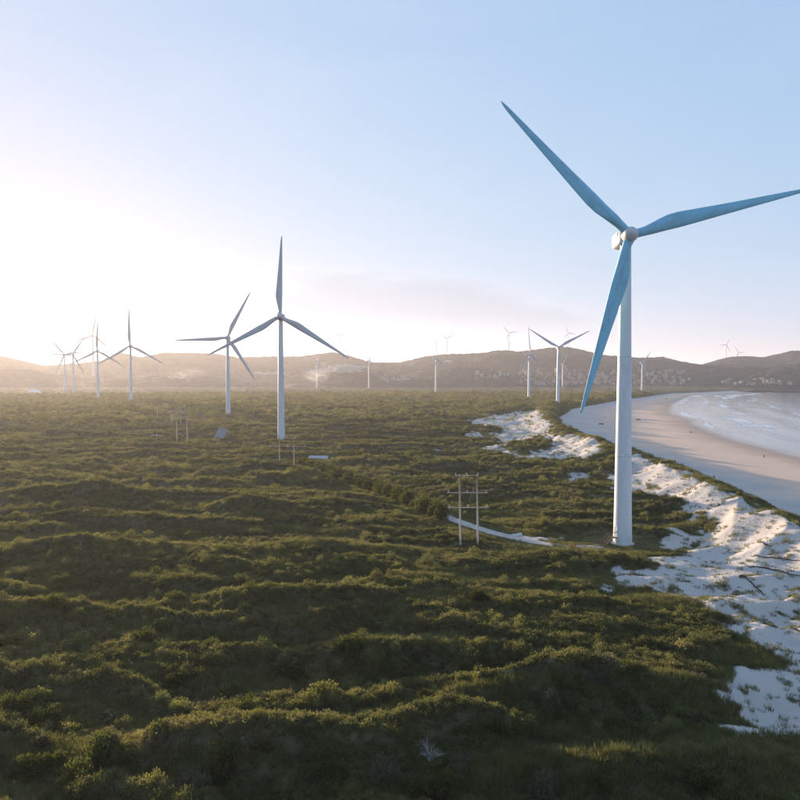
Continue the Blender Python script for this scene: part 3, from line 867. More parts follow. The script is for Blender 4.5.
# ------------------------------------------------------------------ sheds, huts, domed tent
M_WHITE = simple('white_render', (0.66, 0.66, 0.64), 0.8, 0.08, 0.8)
M_GREYROOF = simple('grey_sheet_roof', (0.20, 0.21, 0.225), 0.75, 0.1, 1.0)
M_PALEROOF = simple('pale_sheet_roof', (0.38, 0.39, 0.40), 0.7, 0.1, 1.0)
M_GLASS = simple('window_glass', (0.03, 0.04, 0.05), 0.1)
def hut(px, py, w, dpt, h, rh, rz, label, roofm, lift=0.0, name='hut'):
    x, y, z = hit(px, py)
    t = empty(name, (x, y, z + lift - 0.1), rz)
    bm = bmesh.new()
    v = [bm.verts.new(p) for p in ((-w, -dpt, -1), (w, -dpt, -1), (w, dpt, -1), (-w, dpt, -1), (-w, -dpt, h), (w, -dpt, h), (w, dpt, h), (-w, dpt, h), (-w, 0, h + rh), (w, 0, h + rh))]
    for q in ((0, 1, 5, 4), (2, 3, 7, 6), (1, 2, 6, 9, 5), (3, 0, 4, 8, 7), (0, 3, 2, 1)): bm.faces.new([v[k] for k in q])
    obj('wall', bm, t, M_WHITE)
    for sgn in (-1, 1):
        bm = bmesh.new(); o_ = 0.35
        a = [(-w - o_, sgn * (dpt + o_), h - rh * o_ / dpt), (w + o_, sgn * (dpt + o_), h - rh * o_ / dpt), (w + o_, 0, h + rh), (-w - o_, 0, h + rh)]
        lo = [bm.verts.new((p[0], p[1], p[2] + 0.02)) for p in a]; hi = [bm.verts.new((p[0], p[1], p[2] + 0.16)) for p in a]
        bm.faces.new(lo); bm.faces.new(hi)
        for k in range(4): bm.faces.new((lo[k], lo[(k + 1) % 4], hi[(k + 1) % 4], hi[k]))
        bmesh.ops.recalc_face_normals(bm, faces=bm.faces)
        obj('roof_slope', bm, t, roofm)
    bm = bmesh.new(); box(bm, -w * 0.5 - 0.5, -w * 0.5 + 0.4, -dpt - 0.04, -dpt + 0.05, 0.0, 2.0); obj('door', bm, t, M_DARK)
    bm = bmesh.new(); box(bm, w * 0.3, w * 0.3 + 1.0, -dpt - 0.04, -dpt + 0.05, 1.0, 1.9); obj('window', bm, t, M_GLASS)
    tag(t, label, 'hut')
    return t
hut(319, 461, 3.5, 2.2, 2.0, 0.7, R(-6), 'low white hut with a pale roof at the end of the row of bushes', M_PALEROOF, -0.7)
hut(551.5, 402.5, 1.6, 1.6, 2.8, 0.6, R(10), 'tiny white hut near the turbine with raised V blades', M_PALEROOF, 0.4)
# open shed with one steep grey roof
x, y, z = hit(221, 442); m = y / F
t = empty('shed', (x, y, z), R(-25))
bm = bmesh.new()
a = [(-2.6, -2.2, 2.2), (3.0, -2.0, 1.5), (2.6, 2.2, 5.6), (-2.8, 2.1, 6.6)]
lo = [bm.verts.new(p) for p in a]; hi = [bm.verts.new((p[0], p[1], p[2] + 0.18)) for p in a]
bm.faces.new(lo); bm.faces.new(hi)
for k in range(4): bm.faces.new((lo[k], lo[(k + 1) % 4], hi[(k + 1) % 4], hi[k]))
bmesh.ops.recalc_face_normals(bm, faces=bm.faces)
obj('roof', bm, t, M_GREYROOF)
for p in a:
    bm = bmesh.new(); tube(bm, [(p[0] * .93, p[1] * .93, -0.6), (p[0] * .93, p[1] * .93, p[2] + 0.05)], 0.14, 8); obj('post', bm, t, M_POLE)
bm = bmesh.new(); box(bm, -2.4, 2.4, 1.85, 2.0, -0.6, 5.2); obj('back_wall', bm, t, M_CONC)
tag(t, 'grey steep-roofed shed on posts in the scrub', 'shed')
# domed tent
x, y, z = hit(34, 394.5); m = y / F
t = empty('domed_tent', (x, y, z))
w = 8.6 * m
bm = bmesh.new(); lathe(bm, [(w, -0.5), (w, 1.4), (w * 0.98, 1.5)], 32); obj('wall', bm, t, M_WHITE)
bm = bmesh.new(); lathe(bm, [(w * 1.03, 1.52), (w * 0.86, 3.2), (w * 0.6, 5.6), (w * 0.32, 7.6), (w * 0.16, 8.6)], 32); obj('canopy', bm, t, M_WHITE)
bm = bmesh.new(); lathe(bm, [(w * 0.15, 8.62), (w * 0.15, 9.6), (w * 0.05, 10.6), (0.03, 10.9)], 24); obj('cap', bm, t, M_PALEROOF)
tag(t, 'white domed tent standing on the hazy scrub plain', 'tent')

# ------------------------------------------------------------------ town at the foot of the hills
WALLS = [simple('town_wall', c, 0.85, 0.06, 0.2) for c in ((0.40, 0.39, 0.39), (0.27, 0.27, 0.27), (0.33, 0.30, 0.27), (0.18, 0.18, 0.19))]
ROOFS = [simple('town_roof', c, 0.8, 0.1, 0.3) for c in ((0.30, 0.17, 0.12), (0.34, 0.34, 0.35), (0.46, 0.45, 0.43))]
def house_mesh(i):
    bm = bmesh.new(); r = random.Random(i)
    w, d, h = r.uniform(4.5, 8), r.uniform(4, 6), r.choice((6.5, 9.5, 9.5, 12.5))
    box(bm, -w, w, -d, d, -8, h, 0)
    for fl in range(int(h // 3)):                        # window bays, set proud as dark panes
        nx = int(w // 1.6)
        for q in range(nx):
            xx = -w + (q + 0.5) * 2 * w / nx
            box(bm, xx - 0.5, xx + 0.5, -d - 0.06, -d + 0.02, fl * 3 + 0.9, fl * 3 + 2.3, 2)
    if i % 3 == 0:
        v = [bm.verts.new(p) for p in ((-w - .4, -d - .4, h + .02), (w + .4, -d - .4, h + .02), (w + .4, d + .4, h + .02), (-w - .4, d + .4, h + .02), (-w - .4, 0, h + 2.6), (w + .4, 0, h + 2.6))]
        for q in ((0, 1, 5, 4), (2, 3, 4, 5), (1, 2, 5), (3, 0, 4), (0, 3, 2, 1)):
            bm.faces.new([v[k] for k in q]).material_index = 1
    else:
        box(bm, -w - .2, w + .2, -d - .2, d + .2, h + .02, h + 0.6, 1)
        box(bm, -w * 0.4, w * 0.1, -d * 0.3, d * 0.5, h + .62, h + 3.0, 0)
    return mesh_of('town_house', bm, [WALLS[i % 4], ROOFS[i % 3], M_GLASS])
HOUSES = [house_mesh(i) for i in range(12)]
hr = random.Random(3)
def scatter_houses(n, x0, x1, y0, y1, label, group, bias=1.0):
    c = 0
    while c < n:
        px = hr.uniform(x0, x1); py = y1 - (y1 - y0) * hr.random() ** bias
        x, y, z = hill_hit(px, py)
        if y > 3000: continue
        hi_ = hr.randrange(12); o = bpy.data.objects.new('town_house', HOUSES[hi_]); col.objects.link(o)
        o.location = (x, y, z - 0.3); o.rotation_euler = (0, 0, R(hr.uniform(-35, 35))); s = hr.uniform(0.42, 0.75); o.scale = (s, s, s * (0.7 if px > 720 else 1.0))
        lk = '%s walled, %s' % (('white', 'grey', 'cream', 'dark grey')[hi_ % 4], ('red gabled roof', 'grey flat roof', 'pale flat roof')[hi_ % 3])
        tag(o, '%s house %s' % (lk, label), 'house', '%s, %s' % (group, lk)); c += 1
scatter_houses(210, 520, 690, 371, 385, 'in the town below the highest hill', 'houses of the town below the highest hill', 1.3)
scatter_houses(22, 470, 525, 371, 380, 'on the low slope inland of the town', 'houses on the slope beside the town')
scatter_houses(34, 722, 790, 379, 385, 'by the far shore under the headland', 'houses on the far shore')
scatter_houses(10, 380, 400, 376, 383, 'at the foot of the bare hillside', 'buildings below the bare hillside')
scatter_houses(14, 150, 200, 374, 382, 'in the haze behind the level-bladed turbine', 'hazy buildings under the hills')

# ------------------------------------------------------------------ people, boats, driftwood on the beach
M_HULL = simple('boat_hull', (0.07, 0.08, 0.10), 0.6, 0.2)
M_WOOD = simple('driftwood', (0.055, 0.045, 0.038), 0.9, 0.3, 4.0)
def figure(px, py, top, legs, pose, label):
    x, y, z = hit(px, py)
    co = {'pel': (0, 0, .95), 'bel': (0, 0, 1.1), 'che': (0, 0, 1.33), 'nec': (0, -.01, 1.5), 'hd1': (0, -.03, 1.6), 'hd2': (0, -.02, 1.72),
          'hl': (-.1, 0, .9), 'kl': (-.12, -.12 * pose, .49), 'al': (-.12, .08 * pose, .08), 'tl': (-.13, -.13 + .08 * pose, .035),
          'hr': (.1, 0, .9), 'kr': (.12, .05 * pose, .49), 'ar': (.12, .22 * pose, .10), 'tr': (.13, .07 + .1 * pose, .035),
          'sl': (-.19, 0, 1.41), 'el': (-.25, .04, 1.13), 'wl': (-.24, -.06, .88), 'fl': (-.23, -.1, .78),
          'sr': (.19, 0, 1.41), 'er': (.25, .05, 1.13), 'wr': (.25, -.08, .90), 'fr': (.24, -.13, .80)}
    rad = dict(pel=.15, bel=.135, che=.16, nec=.055, hd1=.085, hd2=.09, hl=.095, kl=.06, al=.042, tl=.04, hr=.095, kr=.06, ar=.042, tr=.04,
               sl=.062, el=.042, wl=.03, fl=.032, sr=.062, er=.042, wr=.03, fr=.032)
    ed = ['pel bel', 'bel che', 'che nec', 'nec hd1', 'hd1 hd2', 'pel hl', 'hl kl', 'kl al', 'al tl', 'pel hr', 'hr kr', 'kr ar', 'ar tr',
          'che sl', 'sl el', 'el wl', 'wl fl', 'che sr', 'sr er', 'er wr', 'wr fr']
    ks = list(co); me = bpy.data.meshes.new('person')
    me.from_pydata([co[k] for k in ks], [tuple(ks.index(q) for q in e.split()) for e in ed], [])
    o = bpy.data.objects.new('person', me); col.objects.link(o)
    md = o.modifiers.new('skin', 'SKIN')
    if not me.skin_vertices: bpy.context.view_layer.objects.active = o
    for k, sv_ in zip(ks, me.skin_vertices[0].data):
        sv_.radius = (rad[k], rad[k] * (0.75 if k in ('che', 'bel', 'pel') else 1.0)); sv_.use_root = (k == 'pel')
    sb = o.modifiers.new('sub', 'SUBSURF'); sb.levels = 2; sb.render_levels = 2
    dg = bpy.context.evaluated_depsgraph_get()
    nm = bpy.data.meshes.new_from_object(o.evaluated_get(dg))
    o.modifiers.clear(); o.data = nm
    nm.materials.clear()
    for mm in (simple('skin', (0.42, 0.27, 0.19), 0.6), simple('shirt', top, 0.9), simple('trousers', legs, 0.9), simple('hair', (0.03, 0.022, 0.018), 0.7)):
        nm.materials.append(mm)
    for p in nm.polygons:
        c = p.center; p.use_smooth = True
        p.material_index = 2 if (c.z < 0.98 and abs(c.x) < 0.21 and c.z > 0.09) else (3 if (c.z > 1.68 or (c.z > 1.56 and c.y > 0.0)) else (0 if (c.z > 1.47 or c.z < 0.92) else 1))
    o.location = (x, y, z - 0.0); o.rotation_euler = (0, 0, random.uniform(0, 6))
    tag(o, label, 'person')
figure(714, 480, (0.05, 0.06, 0.09), (0.06, 0.06, 0.07), 1.0, 'person in dark clothes walking on the shaded sand at the dune foot')
figure(764, 458.5, (0.08, 0.05, 0.05), (0.04, 0.045, 0.06), 0.4, 'person in dark clothes standing on the sunlit sand near the water')
def boat(px, py, ln, rz, label):
    x, y, z = hit(px, py)
    t = empty('beached_boat', (x, y, z), rz)
    bm = bmesh.new(); st = np.linspace(-1, 1, 13); outer = []; inner = []
    for s_ in st:
        w = ln * 0.19 * (1 - abs(s_) ** 2.6 * (0.95 if s_ > 0 else 0.45)); zt = 0.75 + 0.35 * max(s_, 0) ** 2
        outer.append([bm.verts.new((s_ * ln / 2, w * k, zz)) for k, zz in ((-1, zt), (-.72, 0.25), (-.2, 0.02), (.2, 0.02), (.72, 0.25), (1, zt))])
        inner.append([bm.verts.new((s_ * ln / 2 * 0.97, w * k * .88, zz)) for k, zz in ((-1, zt), (-.7, 0.33), (-.2, 0.14), (.2, 0.14), (.7, 0.33), (1, zt))])
    for rows in (outer, inner):
        for a, b in zip(rows[:-1], rows[1:]):
            for k in range(5): bm.faces.new((a[k], a[k + 1], b[k + 1], b[k]))
    for k in (0, 5):
        for i in range(12): bm.faces.new((outer[i][k], outer[i + 1][k], inner[i + 1][k], inner[i][k]))
    bmesh.ops.recalc_face_normals(bm, faces=bm.faces)
    obj('hull', bm, t, M_HULL)
    for s_ in (-0.45, 0.1):
        bm = bmesh.new(); box(bm, s_ * ln / 2 - .12, s_ * ln / 2 + .12, -ln * .155, ln * .155, .5, .55); obj('bench', bm, t, M_WOOD)
    tag(t, label, 'boat')
boat(638, 420, 4.6, R(15), 'small dark boat lying on the sunlit sand beyond the tall turbine')
boat(601, 424.5, 3.4, R(-10), 'small dark boat lying on the shaded sand beside the drooping blade tip')
boat(666, 399, 5.0, R(30), 'distant dark boat pulled up where the wet sand meets the surf')
def branch(pts_px, rad, label, twigs=6, name='driftwood_branch'):
    root = None; pts = []
    for px, py in pts_px:
        x, y, z = hit(px, py); pts.append(Vector((x, y, z + rad * 0.7)))
    o0 = pts[0].copy()
    dense = []
    for a, b in zip(pts[:-1], pts[1:]):
        for t in np.linspace(0, 1, 7)[:-1]:
            p = a.lerp(b, t); p.z = T(p.x, p.y) + rad * 0.6
            dense.append(p - o0 + Vector((random.uniform(-.06, .06), random.uniform(-.1, .1), random.uniform(0, .05))))
    root = empty(name, o0)
    bm = bmesh.new(); n = len(dense)
    tube(bm, dense, [rad * (0.5 + 0.5 * math.sin(math.pi * (k + 1) / (n + 1))) * random.uniform(.8, 1.2) for k in range(n)], 7)
    obj('stem', bm, root, M_WOOD)
    for k in range(twigs):
        p = dense[random.randrange(n)]; a = random.uniform(0, 6.28); l = random.uniform(.5, 1.1)
        q = p + Vector((math.cos(a) * l, math.sin(a) * l * 0.8, random.uniform(0.1, .5)))
        bm = bmesh.new(); tube(bm, [p, p.lerp(q, .5) + Vector((0, 0, .08)), q], [rad * .45, rad * .3, rad * .12], 5); obj('twig', bm, root, M_WOOD)
    tag(root, label, 'driftwood')
branch([(749, 568), (757, 567.5), (768, 569), (780, 572), (790, 575), (803, 577)], 0.13, 'longest dark driftwood branch crossing the shaded dune sand')
branch([(751, 557), (763, 558), (775, 559), (786, 561), (803, 562)], 0.10, 'thin dark driftwood branch lying above the longest one on the dune sand')
branch([(757, 543), (764, 545), (773, 547)], 0.14, 'short dark driftwood branch near the dune crest', 4)
branch([(745, 578), (752, 584), (758, 590), (766, 598)], 0.10, 'dark driftwood stick pointing down the dune from the black lump', 4)
branch([(790, 628), (796, 631), (806, 634)], 0.10, 'dark driftwood stick half buried low on the dune slope', 3)
for (px, py, s_, lab) in [(742, 577, 0.5, 'black angular lump lying at the head of a driftwood stick'), (664, 463, 1.0, 'dark low lump lying in the shade at the dune foot'), (691, 432.5, 0.7, 'small dark lump on the sunlit sand by the surf')]:
    x, y, z = hit(px, py)
    bm = bmesh.new(); bmesh.ops.create_icosphere(bm, subdivisions=2, radius=1)
    for v in bm.verts:
        k = 1 + 0.28 * math.sin(v.co.x * 4 + px) * math.cos(v.co.y * 5 + py) + random.uniform(-.08, .08)
        v.co = Vector((v.co.x * k * s_ * 1.2, v.co.y * k * s_ * 0.7, max(v.co.z, -0.3) * k * s_ * 0.55))
    o = obj('rock', bm, None, M_WOOD); o.location = (x, y, z + 0.1)
    tag(o, lab, 'rock')

# ------------------------------------------------------------------ plants
def grass_tuft(seed, blades, h, spread, w):
    r = random.Random(seed); v = []; f = []
    for _ in range(blades):
        a = r.uniform(0, 6.283); d = spread * math.sqrt(r.random()); x, y = d * math.cos(a), d * math.sin(a)
        lean = r.uniform(0.05, 0.5); la = a + r.uniform(-.8, .8); hh = h * r.uniform(.55, 1.1)
        fa = r.uniform(0, 6.283); dx, dy = math.cos(fa) * w / 2, math.sin(fa) * w / 2
        mx_, my_ = x + math.cos(la) * lean * hh * .4, y + math.sin(la) * lean * hh * .4
        tx, ty = x + math.cos(la) * lean * hh, y + math.sin(la) * lean * hh
        i = len(v)
        v += [(x - dx, y - dy, -.15), (x + dx, y + dy, -.15), (mx_ + dx * .8, my_ + dy * .8, hh * .6), (mx_ - dx * .8, my_ - dy * .8, hh * .6), (tx, ty, hh)]
        f += [(i, i + 1, i + 2, i + 3), (i + 3, i + 2, i + 4)]
    return v, f
def shrub_mesh(seed, rad, h, leaves, size, upright=0.3):
    """leaf sprays filling a lumpy dome"""
    r = random.Random(seed); v = []; f = []
    lobes = [(r.uniform(-.5, .5) * rad, r.uniform(-.5, .5) * rad, r.uniform(.45, .8)) for _ in range(5)]
    for _ in range(leaves):
        lx, ly, ls = r.choice(lobes)
        a = r.uniform(0, 6.283); e = math.asin(r.random() ** .8); k = r.uniform(.6, 1.05)
        nx, ny, nz = math.cos(a) * math.cos(e), math.sin(a) * math.cos(e), math.sin(e)
        c = Vector((lx + nx * rad * .6 * k * ls * 1.4, ly + ny * rad * .6 * k * ls * 1.4, max(.02, nz * h * k * ls * 1.25)))
        up = (Vector((nx, ny, nz)) * (1 - upright) + Vector((0, 0, 1)) * upright + Vector((r.uniform(-.6, .6), r.uniform(-.6, .6), r.uniform(-.3, .5)))).normalized()
        sd = up.cross(Vector((r.uniform(-1, 1), r.uniform(-1, 1), r.uniform(-1, 1)))).normalized()
        s_ = size * r.uniform(.6, 1.3)
        i = len(v)
        p0 = c - up * s_ * .5; p1 = c + sd * s_ * .3; p2 = c + up * s_ * .8; p3 = c - sd * s_ * .3
        v += [tuple(p0), tuple(p1), tuple(p2), tuple(p3)]; f += [(i, i + 1, i + 2, i + 3)]
    return v, f
def pd_mesh(name, vf, mat):
    me = bpy.data.meshes.new(name); me.from_pydata(vf[0], [], vf[1]); me.materials.append(mat); return me
tmpl = bpy.data.collections.new('plant_templates')
def template(i, name, vf, mat):
    o = bpy.data.objects.new('%02d_%s' % (i, name), pd_mesh(name, vf, mat)); tmpl.objects.link(o)
NT_S, NT_G, NT_B = 5, 3, 4
for i in range(NT_S): template(i, 'scrub_spray', shrub_mesh(100 + i, .62, .75, 170, .13, .55), M_SCRUB)
for i in range(NT_G): template(NT_S + i, 'grass_tuft', grass_tuft(200 + i, 46, .85, .45, .035), M_GRASS)
for i in range(NT_B): template(NT_S + NT_G + i, 'tall_shrub', shrub_mesh(400 + i, 1.0, 1.25, 480, .13, .6), M_SCRUB)
bpy.context.view_layer.update()

def gn_tree():
    ng = bpy.data.node_groups.new('plant_scatter', 'GeometryNodeTree')
    ng.interface.new_socket('Geometry', in_out='INPUT', socket_type='NodeSocketGeometry')
    ng.interface.new_socket('Geometry', in_out='OUTPUT', socket_type='NodeSocketGeometry')
    gi, go = ng.nodes.new('NodeGroupInput'), ng.nodes.new('NodeGroupOutput')
    ci = ng.nodes.new('GeometryNodeCollectionInfo'); ci.inputs['Collection'].default_value = tmpl
    ci.inputs['Separate Children'].default_value = True; ci.inputs['Reset Children'].default_value = True
    ip = ng.nodes.new('GeometryNodeInstanceOnPoints'); ip.inputs['Pick Instance'].default_value = True
    def na(name, typ):
        n = ng.nodes.new('GeometryNodeInputNamedAttribute'); n.data_type = typ; n.inputs['Name'].default_value = name; return n.outputs[0]
    ng.links.new(gi.outputs[0], ip.inputs['Points']); ng.links.new(ci.outputs[0], ip.inputs['Instance'])
    ng.links.new(na('kind_index', 'INT'), ip.inputs['Instance Index'])
    ng.links.new(na('rot', 'FLOAT_VECTOR'), ip.inputs['Rotation']); ng.links.new(na('scl', 'FLOAT_VECTOR'), ip.inputs['Scale'])
    ng.links.new(ip.outputs[0], go.inputs[0])
    return ng
NG = gn_tree()
def scatter(name, label, cat, x, y, z, idx, scl, tint):
    n = len(x); me = bpy.data.meshes.new(name)
    me.vertices.add(n); me.vertices.foreach_set('co', np.stack([x, y, z], -1).astype(np.float32).ravel())
    def A(k, t, d, f): a = me.attributes.new(k, t, 'POINT'); a.data.foreach_set(f, np.ascontiguousarray(d).ravel())
    A('kind_index', 'INT', idx.astype(np.int32), 'value')
    rot = np.stack([RNG.normal(0, .12, n), RNG.normal(0, .12, n), RNG.random(n) * 6.283], -1).astype(np.float32)
    A('rot', 'FLOAT_VECTOR', rot, 'vector'); A('scl', 'FLOAT_VECTOR', scl.astype(np.float32), 'vector'); A('tint', 'FLOAT', tint.astype(np.float32), 'value')
    o = bpy.data.objects.new(name, me); col.objects.link(o)
    md = o.modifiers.new('scatter', 'NODES'); md.node_group = NG
    tag(o, label, cat, kind='stuff')
    return n
def field(r0, r1, sp, k, name, label, cat):
    """scrub and grass over a ring sector of the plain, spaced sp metres apart"""
    area = 0.5 * (r1 * r1 - r0 * r0) * R(84)
    n = int(area / (sp * sp))
    r = np.sqrt(RNG.random(n) * (r1 * r1 - r0 * r0) + r0 * r0); a = RNG.uniform(R(-42), R(42), n)
    x, y = r * np.sin(a), r * np.cos(a)
    z, can, sv, s = land(x, y)
    dm = np.hypot(x - MAIN_XY[0], y - MAIN_XY[1]); dt = seg_dist(TRACK, x, y)
    jit = RNG.random(n)
    keep = (sv < 0.25 * (jit - .5)) | ((sv > 0) & (s < -4) & ((fbm(x / 4, y / 3.2, 2, 50) > 0.16) & (jit < .45) | (jit < .035)))
    keep &= (s < -1.0) & (dm > 2.6) & ((dt > 1.9 + jit * .5) | (x > P(552, 545)[0]))
    x, y, z, can, sv, s, dm, dt = (q[keep] for q in (x, y, z, can, sv, s, dm, dt)); n = len(x)
    big = fbm(x / 30, y / 14, 3, 51); gr = fbm(x / 18, y / 9, 2, 52)
    grass = (can < .5) & ((gr + RNG.normal(0, .12, n) > 0.02) | (sv > -1.6) | (s > -30) | (dm < 12) | (dt < 5))
    idx = np.where(grass, NT_S + RNG.integers(0, NT_G, n), RNG.integers(0, NT_S, n))
    sx = k * RNG.uniform(.75, 1.35, n); sz = sx * RNG.uniform(.55, 1.1, n) * np.where(grass, .85, 1.0)
    low = np.where(dm < 8, .32, np.where((dm < 11) | (dt < 4.5), .55, 1.0)) * np.where(sv > 0.3, RNG.uniform(.35, .8, n), 1.0)
    sx = sx * np.where(sv > 0.3, .8, 1.0)
    sz = sz * low
    sp = perlin(x / (6 * k), y / (3.5 * k), 53)
    tint = np.clip(0.36 + 0.75 * big + 0.3 * sp + RNG.normal(0, .10, n), 0, 1)
    bigger = (RNG.random(n) < .03) & ~grass & (dm > 8) & (dt > 5)
    idx = np.where(bigger, NT_S + NT_G + RNG.integers(0, NT_B, n), idx)
    sx = np.where(bigger, sx * 1.1, sx); sz = np.where(bigger, sz * 1.15, sz)
    tint = np.where(bigger, RNG.random(n) * .7, tint)
    return scatter(name, label, cat, x, y, z + 0.68 * can - .05 * k, idx, np.stack([sx, sx, sz], -1), tint)
cnt = 0
cnt += field(46, 120, .38, .9, 'scrub', 'olive scrub and grass covering the hummocks of the foreground', 'scrub')
cnt += field(120, 210, .55, 1.0, 'scrub', 'olive scrub and grass around the foot of the tall turbine and pole frame', 'scrub')
cnt += field(210, 480, 1.05, 1.45, 'scrub', 'scrub covering the middle of the plain around the huts', 'scrub')
cnt += field(480, 1300, 3.1, 3.6, 'scrub', 'distant scrub covering the plain below the hills', 'scrub')
print('instances', cnt)

# row of bushes along the track and single shrubs standing out of the scrub
M_BUSH = leaf_material('bush_leaf', [(0.04, 0.052, 0.02), (0.06, 0.075, 0.026), (0.085, 0.1, 0.03)], (2.0, 1.9, .9))
M_TWIG = simple('twig_bark', (0.09, 0.07, 0.05), 0.9)
M_BUSH_GREY = leaf_material('grey_bush_leaf', [(0.075, 0.080, 0.055), (0.09, 0.092, 0.065), (0.09, 0.082, 0.058)], (1.4, 1.3, 1.0))
M_BUSH_GOLD = leaf_material('golden_bush_leaf', [(0.09, 0.10, 0.04), (0.105, 0.11, 0.045), (0.115, 0.11, 0.05)], (1.7, 1.6, .9))
BUSH = [pd_mesh('foliage', shrub_mesh(300 + i, 1.2, 1.5, 1500, .15, .5), (M_BUSH, M_BUSH_GREY, M_BUSH_GOLD)[i // 6]) for i in range(18)]
STEMS = []
for i in range(3):
    bm = bmesh.new(); r = random.Random(i)
    for q in range(5):
        a = r.uniform(0, 6.28); l = r.uniform(.4, .8)
        tube(bm, [(0, 0, -.3), (math.cos(a) * l * .4, math.sin(a) * l * .4, .5), (math.cos(a) * l, math.sin(a) * l, 1.1)], [.07, .05, .02], 5)
    STEMS.append(mesh_of('stem', bm, M_TWIG))
def bush(x, y, z, s_, sz, i, label, group, name='bush'):
    t = empty(name, (x, y, z), random.uniform(0, 6.28)); t.scale = (s_, s_, sz)
    attach('foliage', BUSH[i], t); attach('stem', STEMS[i % 3], t)
    tag(t, label, 'bush', group)
p = np.array(TRACK[:5]); dd = np.r_[0, np.cumsum(np.hypot(*np.diff(p, axis=0).T))]
for i, q in enumerate(np.linspace(6, dd[-1] - 2, 46)):
    x, y = np.interp(q, dd, p[:, 0]), np.interp(q, dd, p[:, 1])
    x += random.uniform(-.5, .5) - 1.6; y += random.uniform(-.5, .5) - 2.6
    s_ = random.uniform(1.9, 2.6)
    bush(x, y, T(x, y) - .1, s_, s_ * random.uniform(.9, 1.4), i % 6, 'dense round bush in the row planted along the track', 'row of bushes along the track')
for i, px in enumerate((309, 314, 319, 325, 330)):
    x, y = P(px, 466.5 + (i % 2), 0.3)
    bush(x, y, T(x, y) - .2, 1.5, 1.35, i, 'dense bush in front of the low white hut', 'bushes before the low white hut')
# dead pale shrub in the foreground
def dead_shrub(px, py, label):
    x, y, z = hit(px, py)
    _, can, _, _ = land(np.array([x]), np.array([y]))
    t = empty('dead_shrub', (x, y, z + .5 * float(can[0])), 0.4)
    r = random.Random(px)
    for q in range(16):
        a = r.uniform(0, 6.28); l = r.uniform(.6, 1.6); h = r.uniform(.7, 1.5)
        p0 = Vector((0, 0, -.2)); p1 = Vector((math.cos(a) * l * .45, math.sin(a) * l * .45, h * .6)); p2 = Vector((math.cos(a) * l, math.sin(a) * l, h))
        bm = bmesh.new(); tube(bm, [p0, p1, p2], [.03, .02, .008], 5)
        for w in range(9):
            b0 = p1.lerp(p2, r.random()); b1 = b0 + Vector((r.uniform(-.4, .4), r.uniform(-.4, .4), r.uniform(0, .5)))
            tube(bm, [b0, b1], [.012, .005], 4)
        obj('branch', bm, t, M_DEAD)
    tag(t, label, 'shrub')
M_DEAD = simple('dead_wood', (0.34, 0.32, 0.30), 0.9, 0.2)
dead_shrub(430, 762, 'leafless pale dead shrub with bare twigs low in the foreground scrub')
for i in range(84):
    px, py = 720 * random.random() ** 1.4 - 15, 805 - 230 * random.random() ** 1.3
    x, y, z = hit(px, py)
    zz, can, sv, s = land(np.array([x]), np.array([y]))
    if sv[0] > -1 : continue
    s_ = random.uniform(.8, 1.8)
    li = (0, 2, 0, 2, 0, 1)[i % 6]; look = ('dark green', 'grey dry', 'golden green')[li]; size = 'large' if s_ > 1.3 else 'small'
    bush(x, y, z + .45 * float(can[0]), s_, s_ * random.uniform(.7, 1.0), li * 6 + random.randrange(6), '%s %s shrub standing out of the foreground scrub' % (size, look), '%s %s shrubs in the foreground scrub' % (size, look), 'shrub')

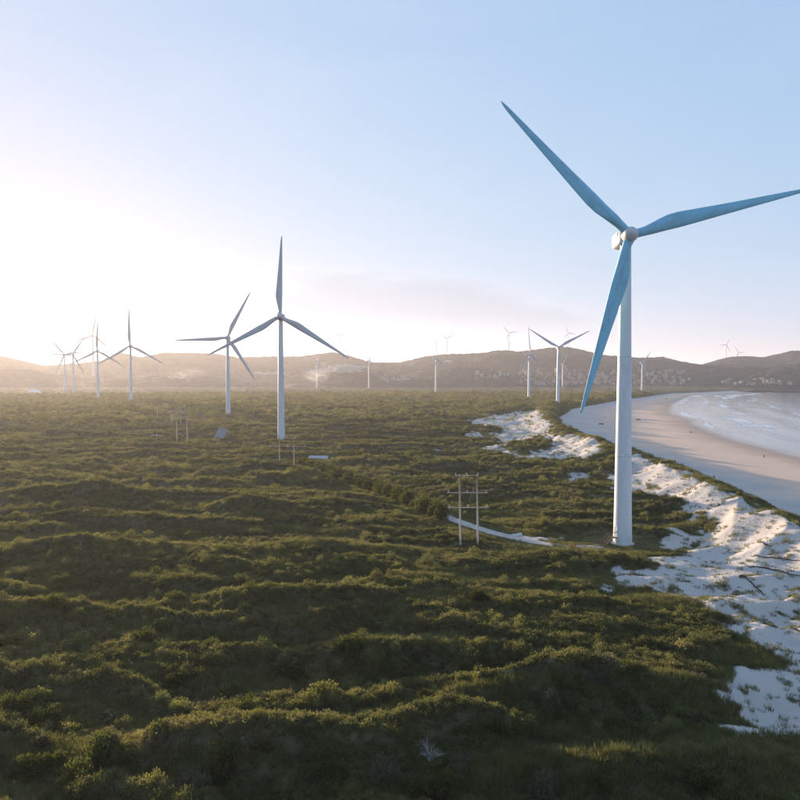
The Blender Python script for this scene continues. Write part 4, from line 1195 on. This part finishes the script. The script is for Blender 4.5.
# ------------------------------------------------------------------ haze
def haze_box():
    bm = bmesh.new(); box(bm, -17000, 17000, -17000, 17000, -14, 270)
    m = bpy.data.materials.new('haze'); m.use_nodes = True; nt = m.node_tree; nt.nodes.clear()
    o = N(nt, 'ShaderNodeOutputMaterial'); v = N(nt, 'ShaderNodeVolumePrincipled')
    v.inputs['Color'].default_value = (0.88, 0.88, 0.94, 1); v.inputs['Density'].default_value = 0.000085
    v.inputs['Anisotropy'].default_value = 0.47
    L(nt, v.outputs[0], o.inputs['Volume'])
    h = obj('haze', bm, None, m)
    tag(h, 'thin bright haze lying over the plain, beach and hills', 'haze', kind='stuff')
haze_box()

def smoke(px, py, d, rx, rz_, dens, label):
    bm = bmesh.new(); bmesh.ops.create_icosphere(bm, subdivisions=4, radius=1)
    for v in bm.verts:
        k = 1 + 0.2 * math.sin(v.co.x * 3 + px) * math.cos(v.co.z * 4) + 0.12 * math.sin(v.co.x * 9 + v.co.z * 7)
        v.co = Vector((v.co.x * rx * k + v.co.z * rx * 0.25, v.co.y * rx * 0.6 * k, v.co.z * rz_ * k))
    m = bpy.data.materials.new('smoke'); m.use_nodes = True; nt = m.node_tree; nt.nodes.clear()
    o = N(nt, 'ShaderNodeOutputMaterial'); v = N(nt, 'ShaderNodeVolumePrincipled')
    v.inputs['Color'].default_value = (0.86, 0.87, 0.9, 1); v.inputs['Anisotropy'].default_value = 0.4
    t = N(nt, 'ShaderNodeTexCoord')
    mp = N(nt, 'ShaderNodeMapping'); mp.inputs['Scale'].default_value = (1 / rx, 1 / rx, 1 / rz_); L(nt, t.outputs['Object'], mp.inputs[0])
    ln = N(nt, 'ShaderNodeVectorMath', operation='LENGTH'); L(nt, mp.outputs[0], ln.inputs[0])
    n = noise(nt, mp.outputs[0], 2.6, 4, 0.6, 0.6)
    fall = map_range(nt, ln.outputs['Value'], 1.05, 0.15)
    L(nt, math_node(nt, 'MULTIPLY', math_node(nt, 'MULTIPLY', map_range(nt, n, 0.42, 0.7), fall), dens), v.inputs['Density'])
    L(nt, v.outputs[0], o.inputs['Volume'])
    h = obj('smoke', bm, None, m)
    h.location = ((px - 400) / F * d, d, CAM_Z + (HOR - py) / F * d)
    tag(h, label, 'smoke', kind='stuff')
smoke(316, 377, 1520, 38, 17, 0.016, 'pale smoke drifting around the faint wind turbine below the bare hillside')
smoke(188, 373, 1560, 60, 18, 0.004, 'thin smoke hanging under the hills behind the level-bladed turbine')
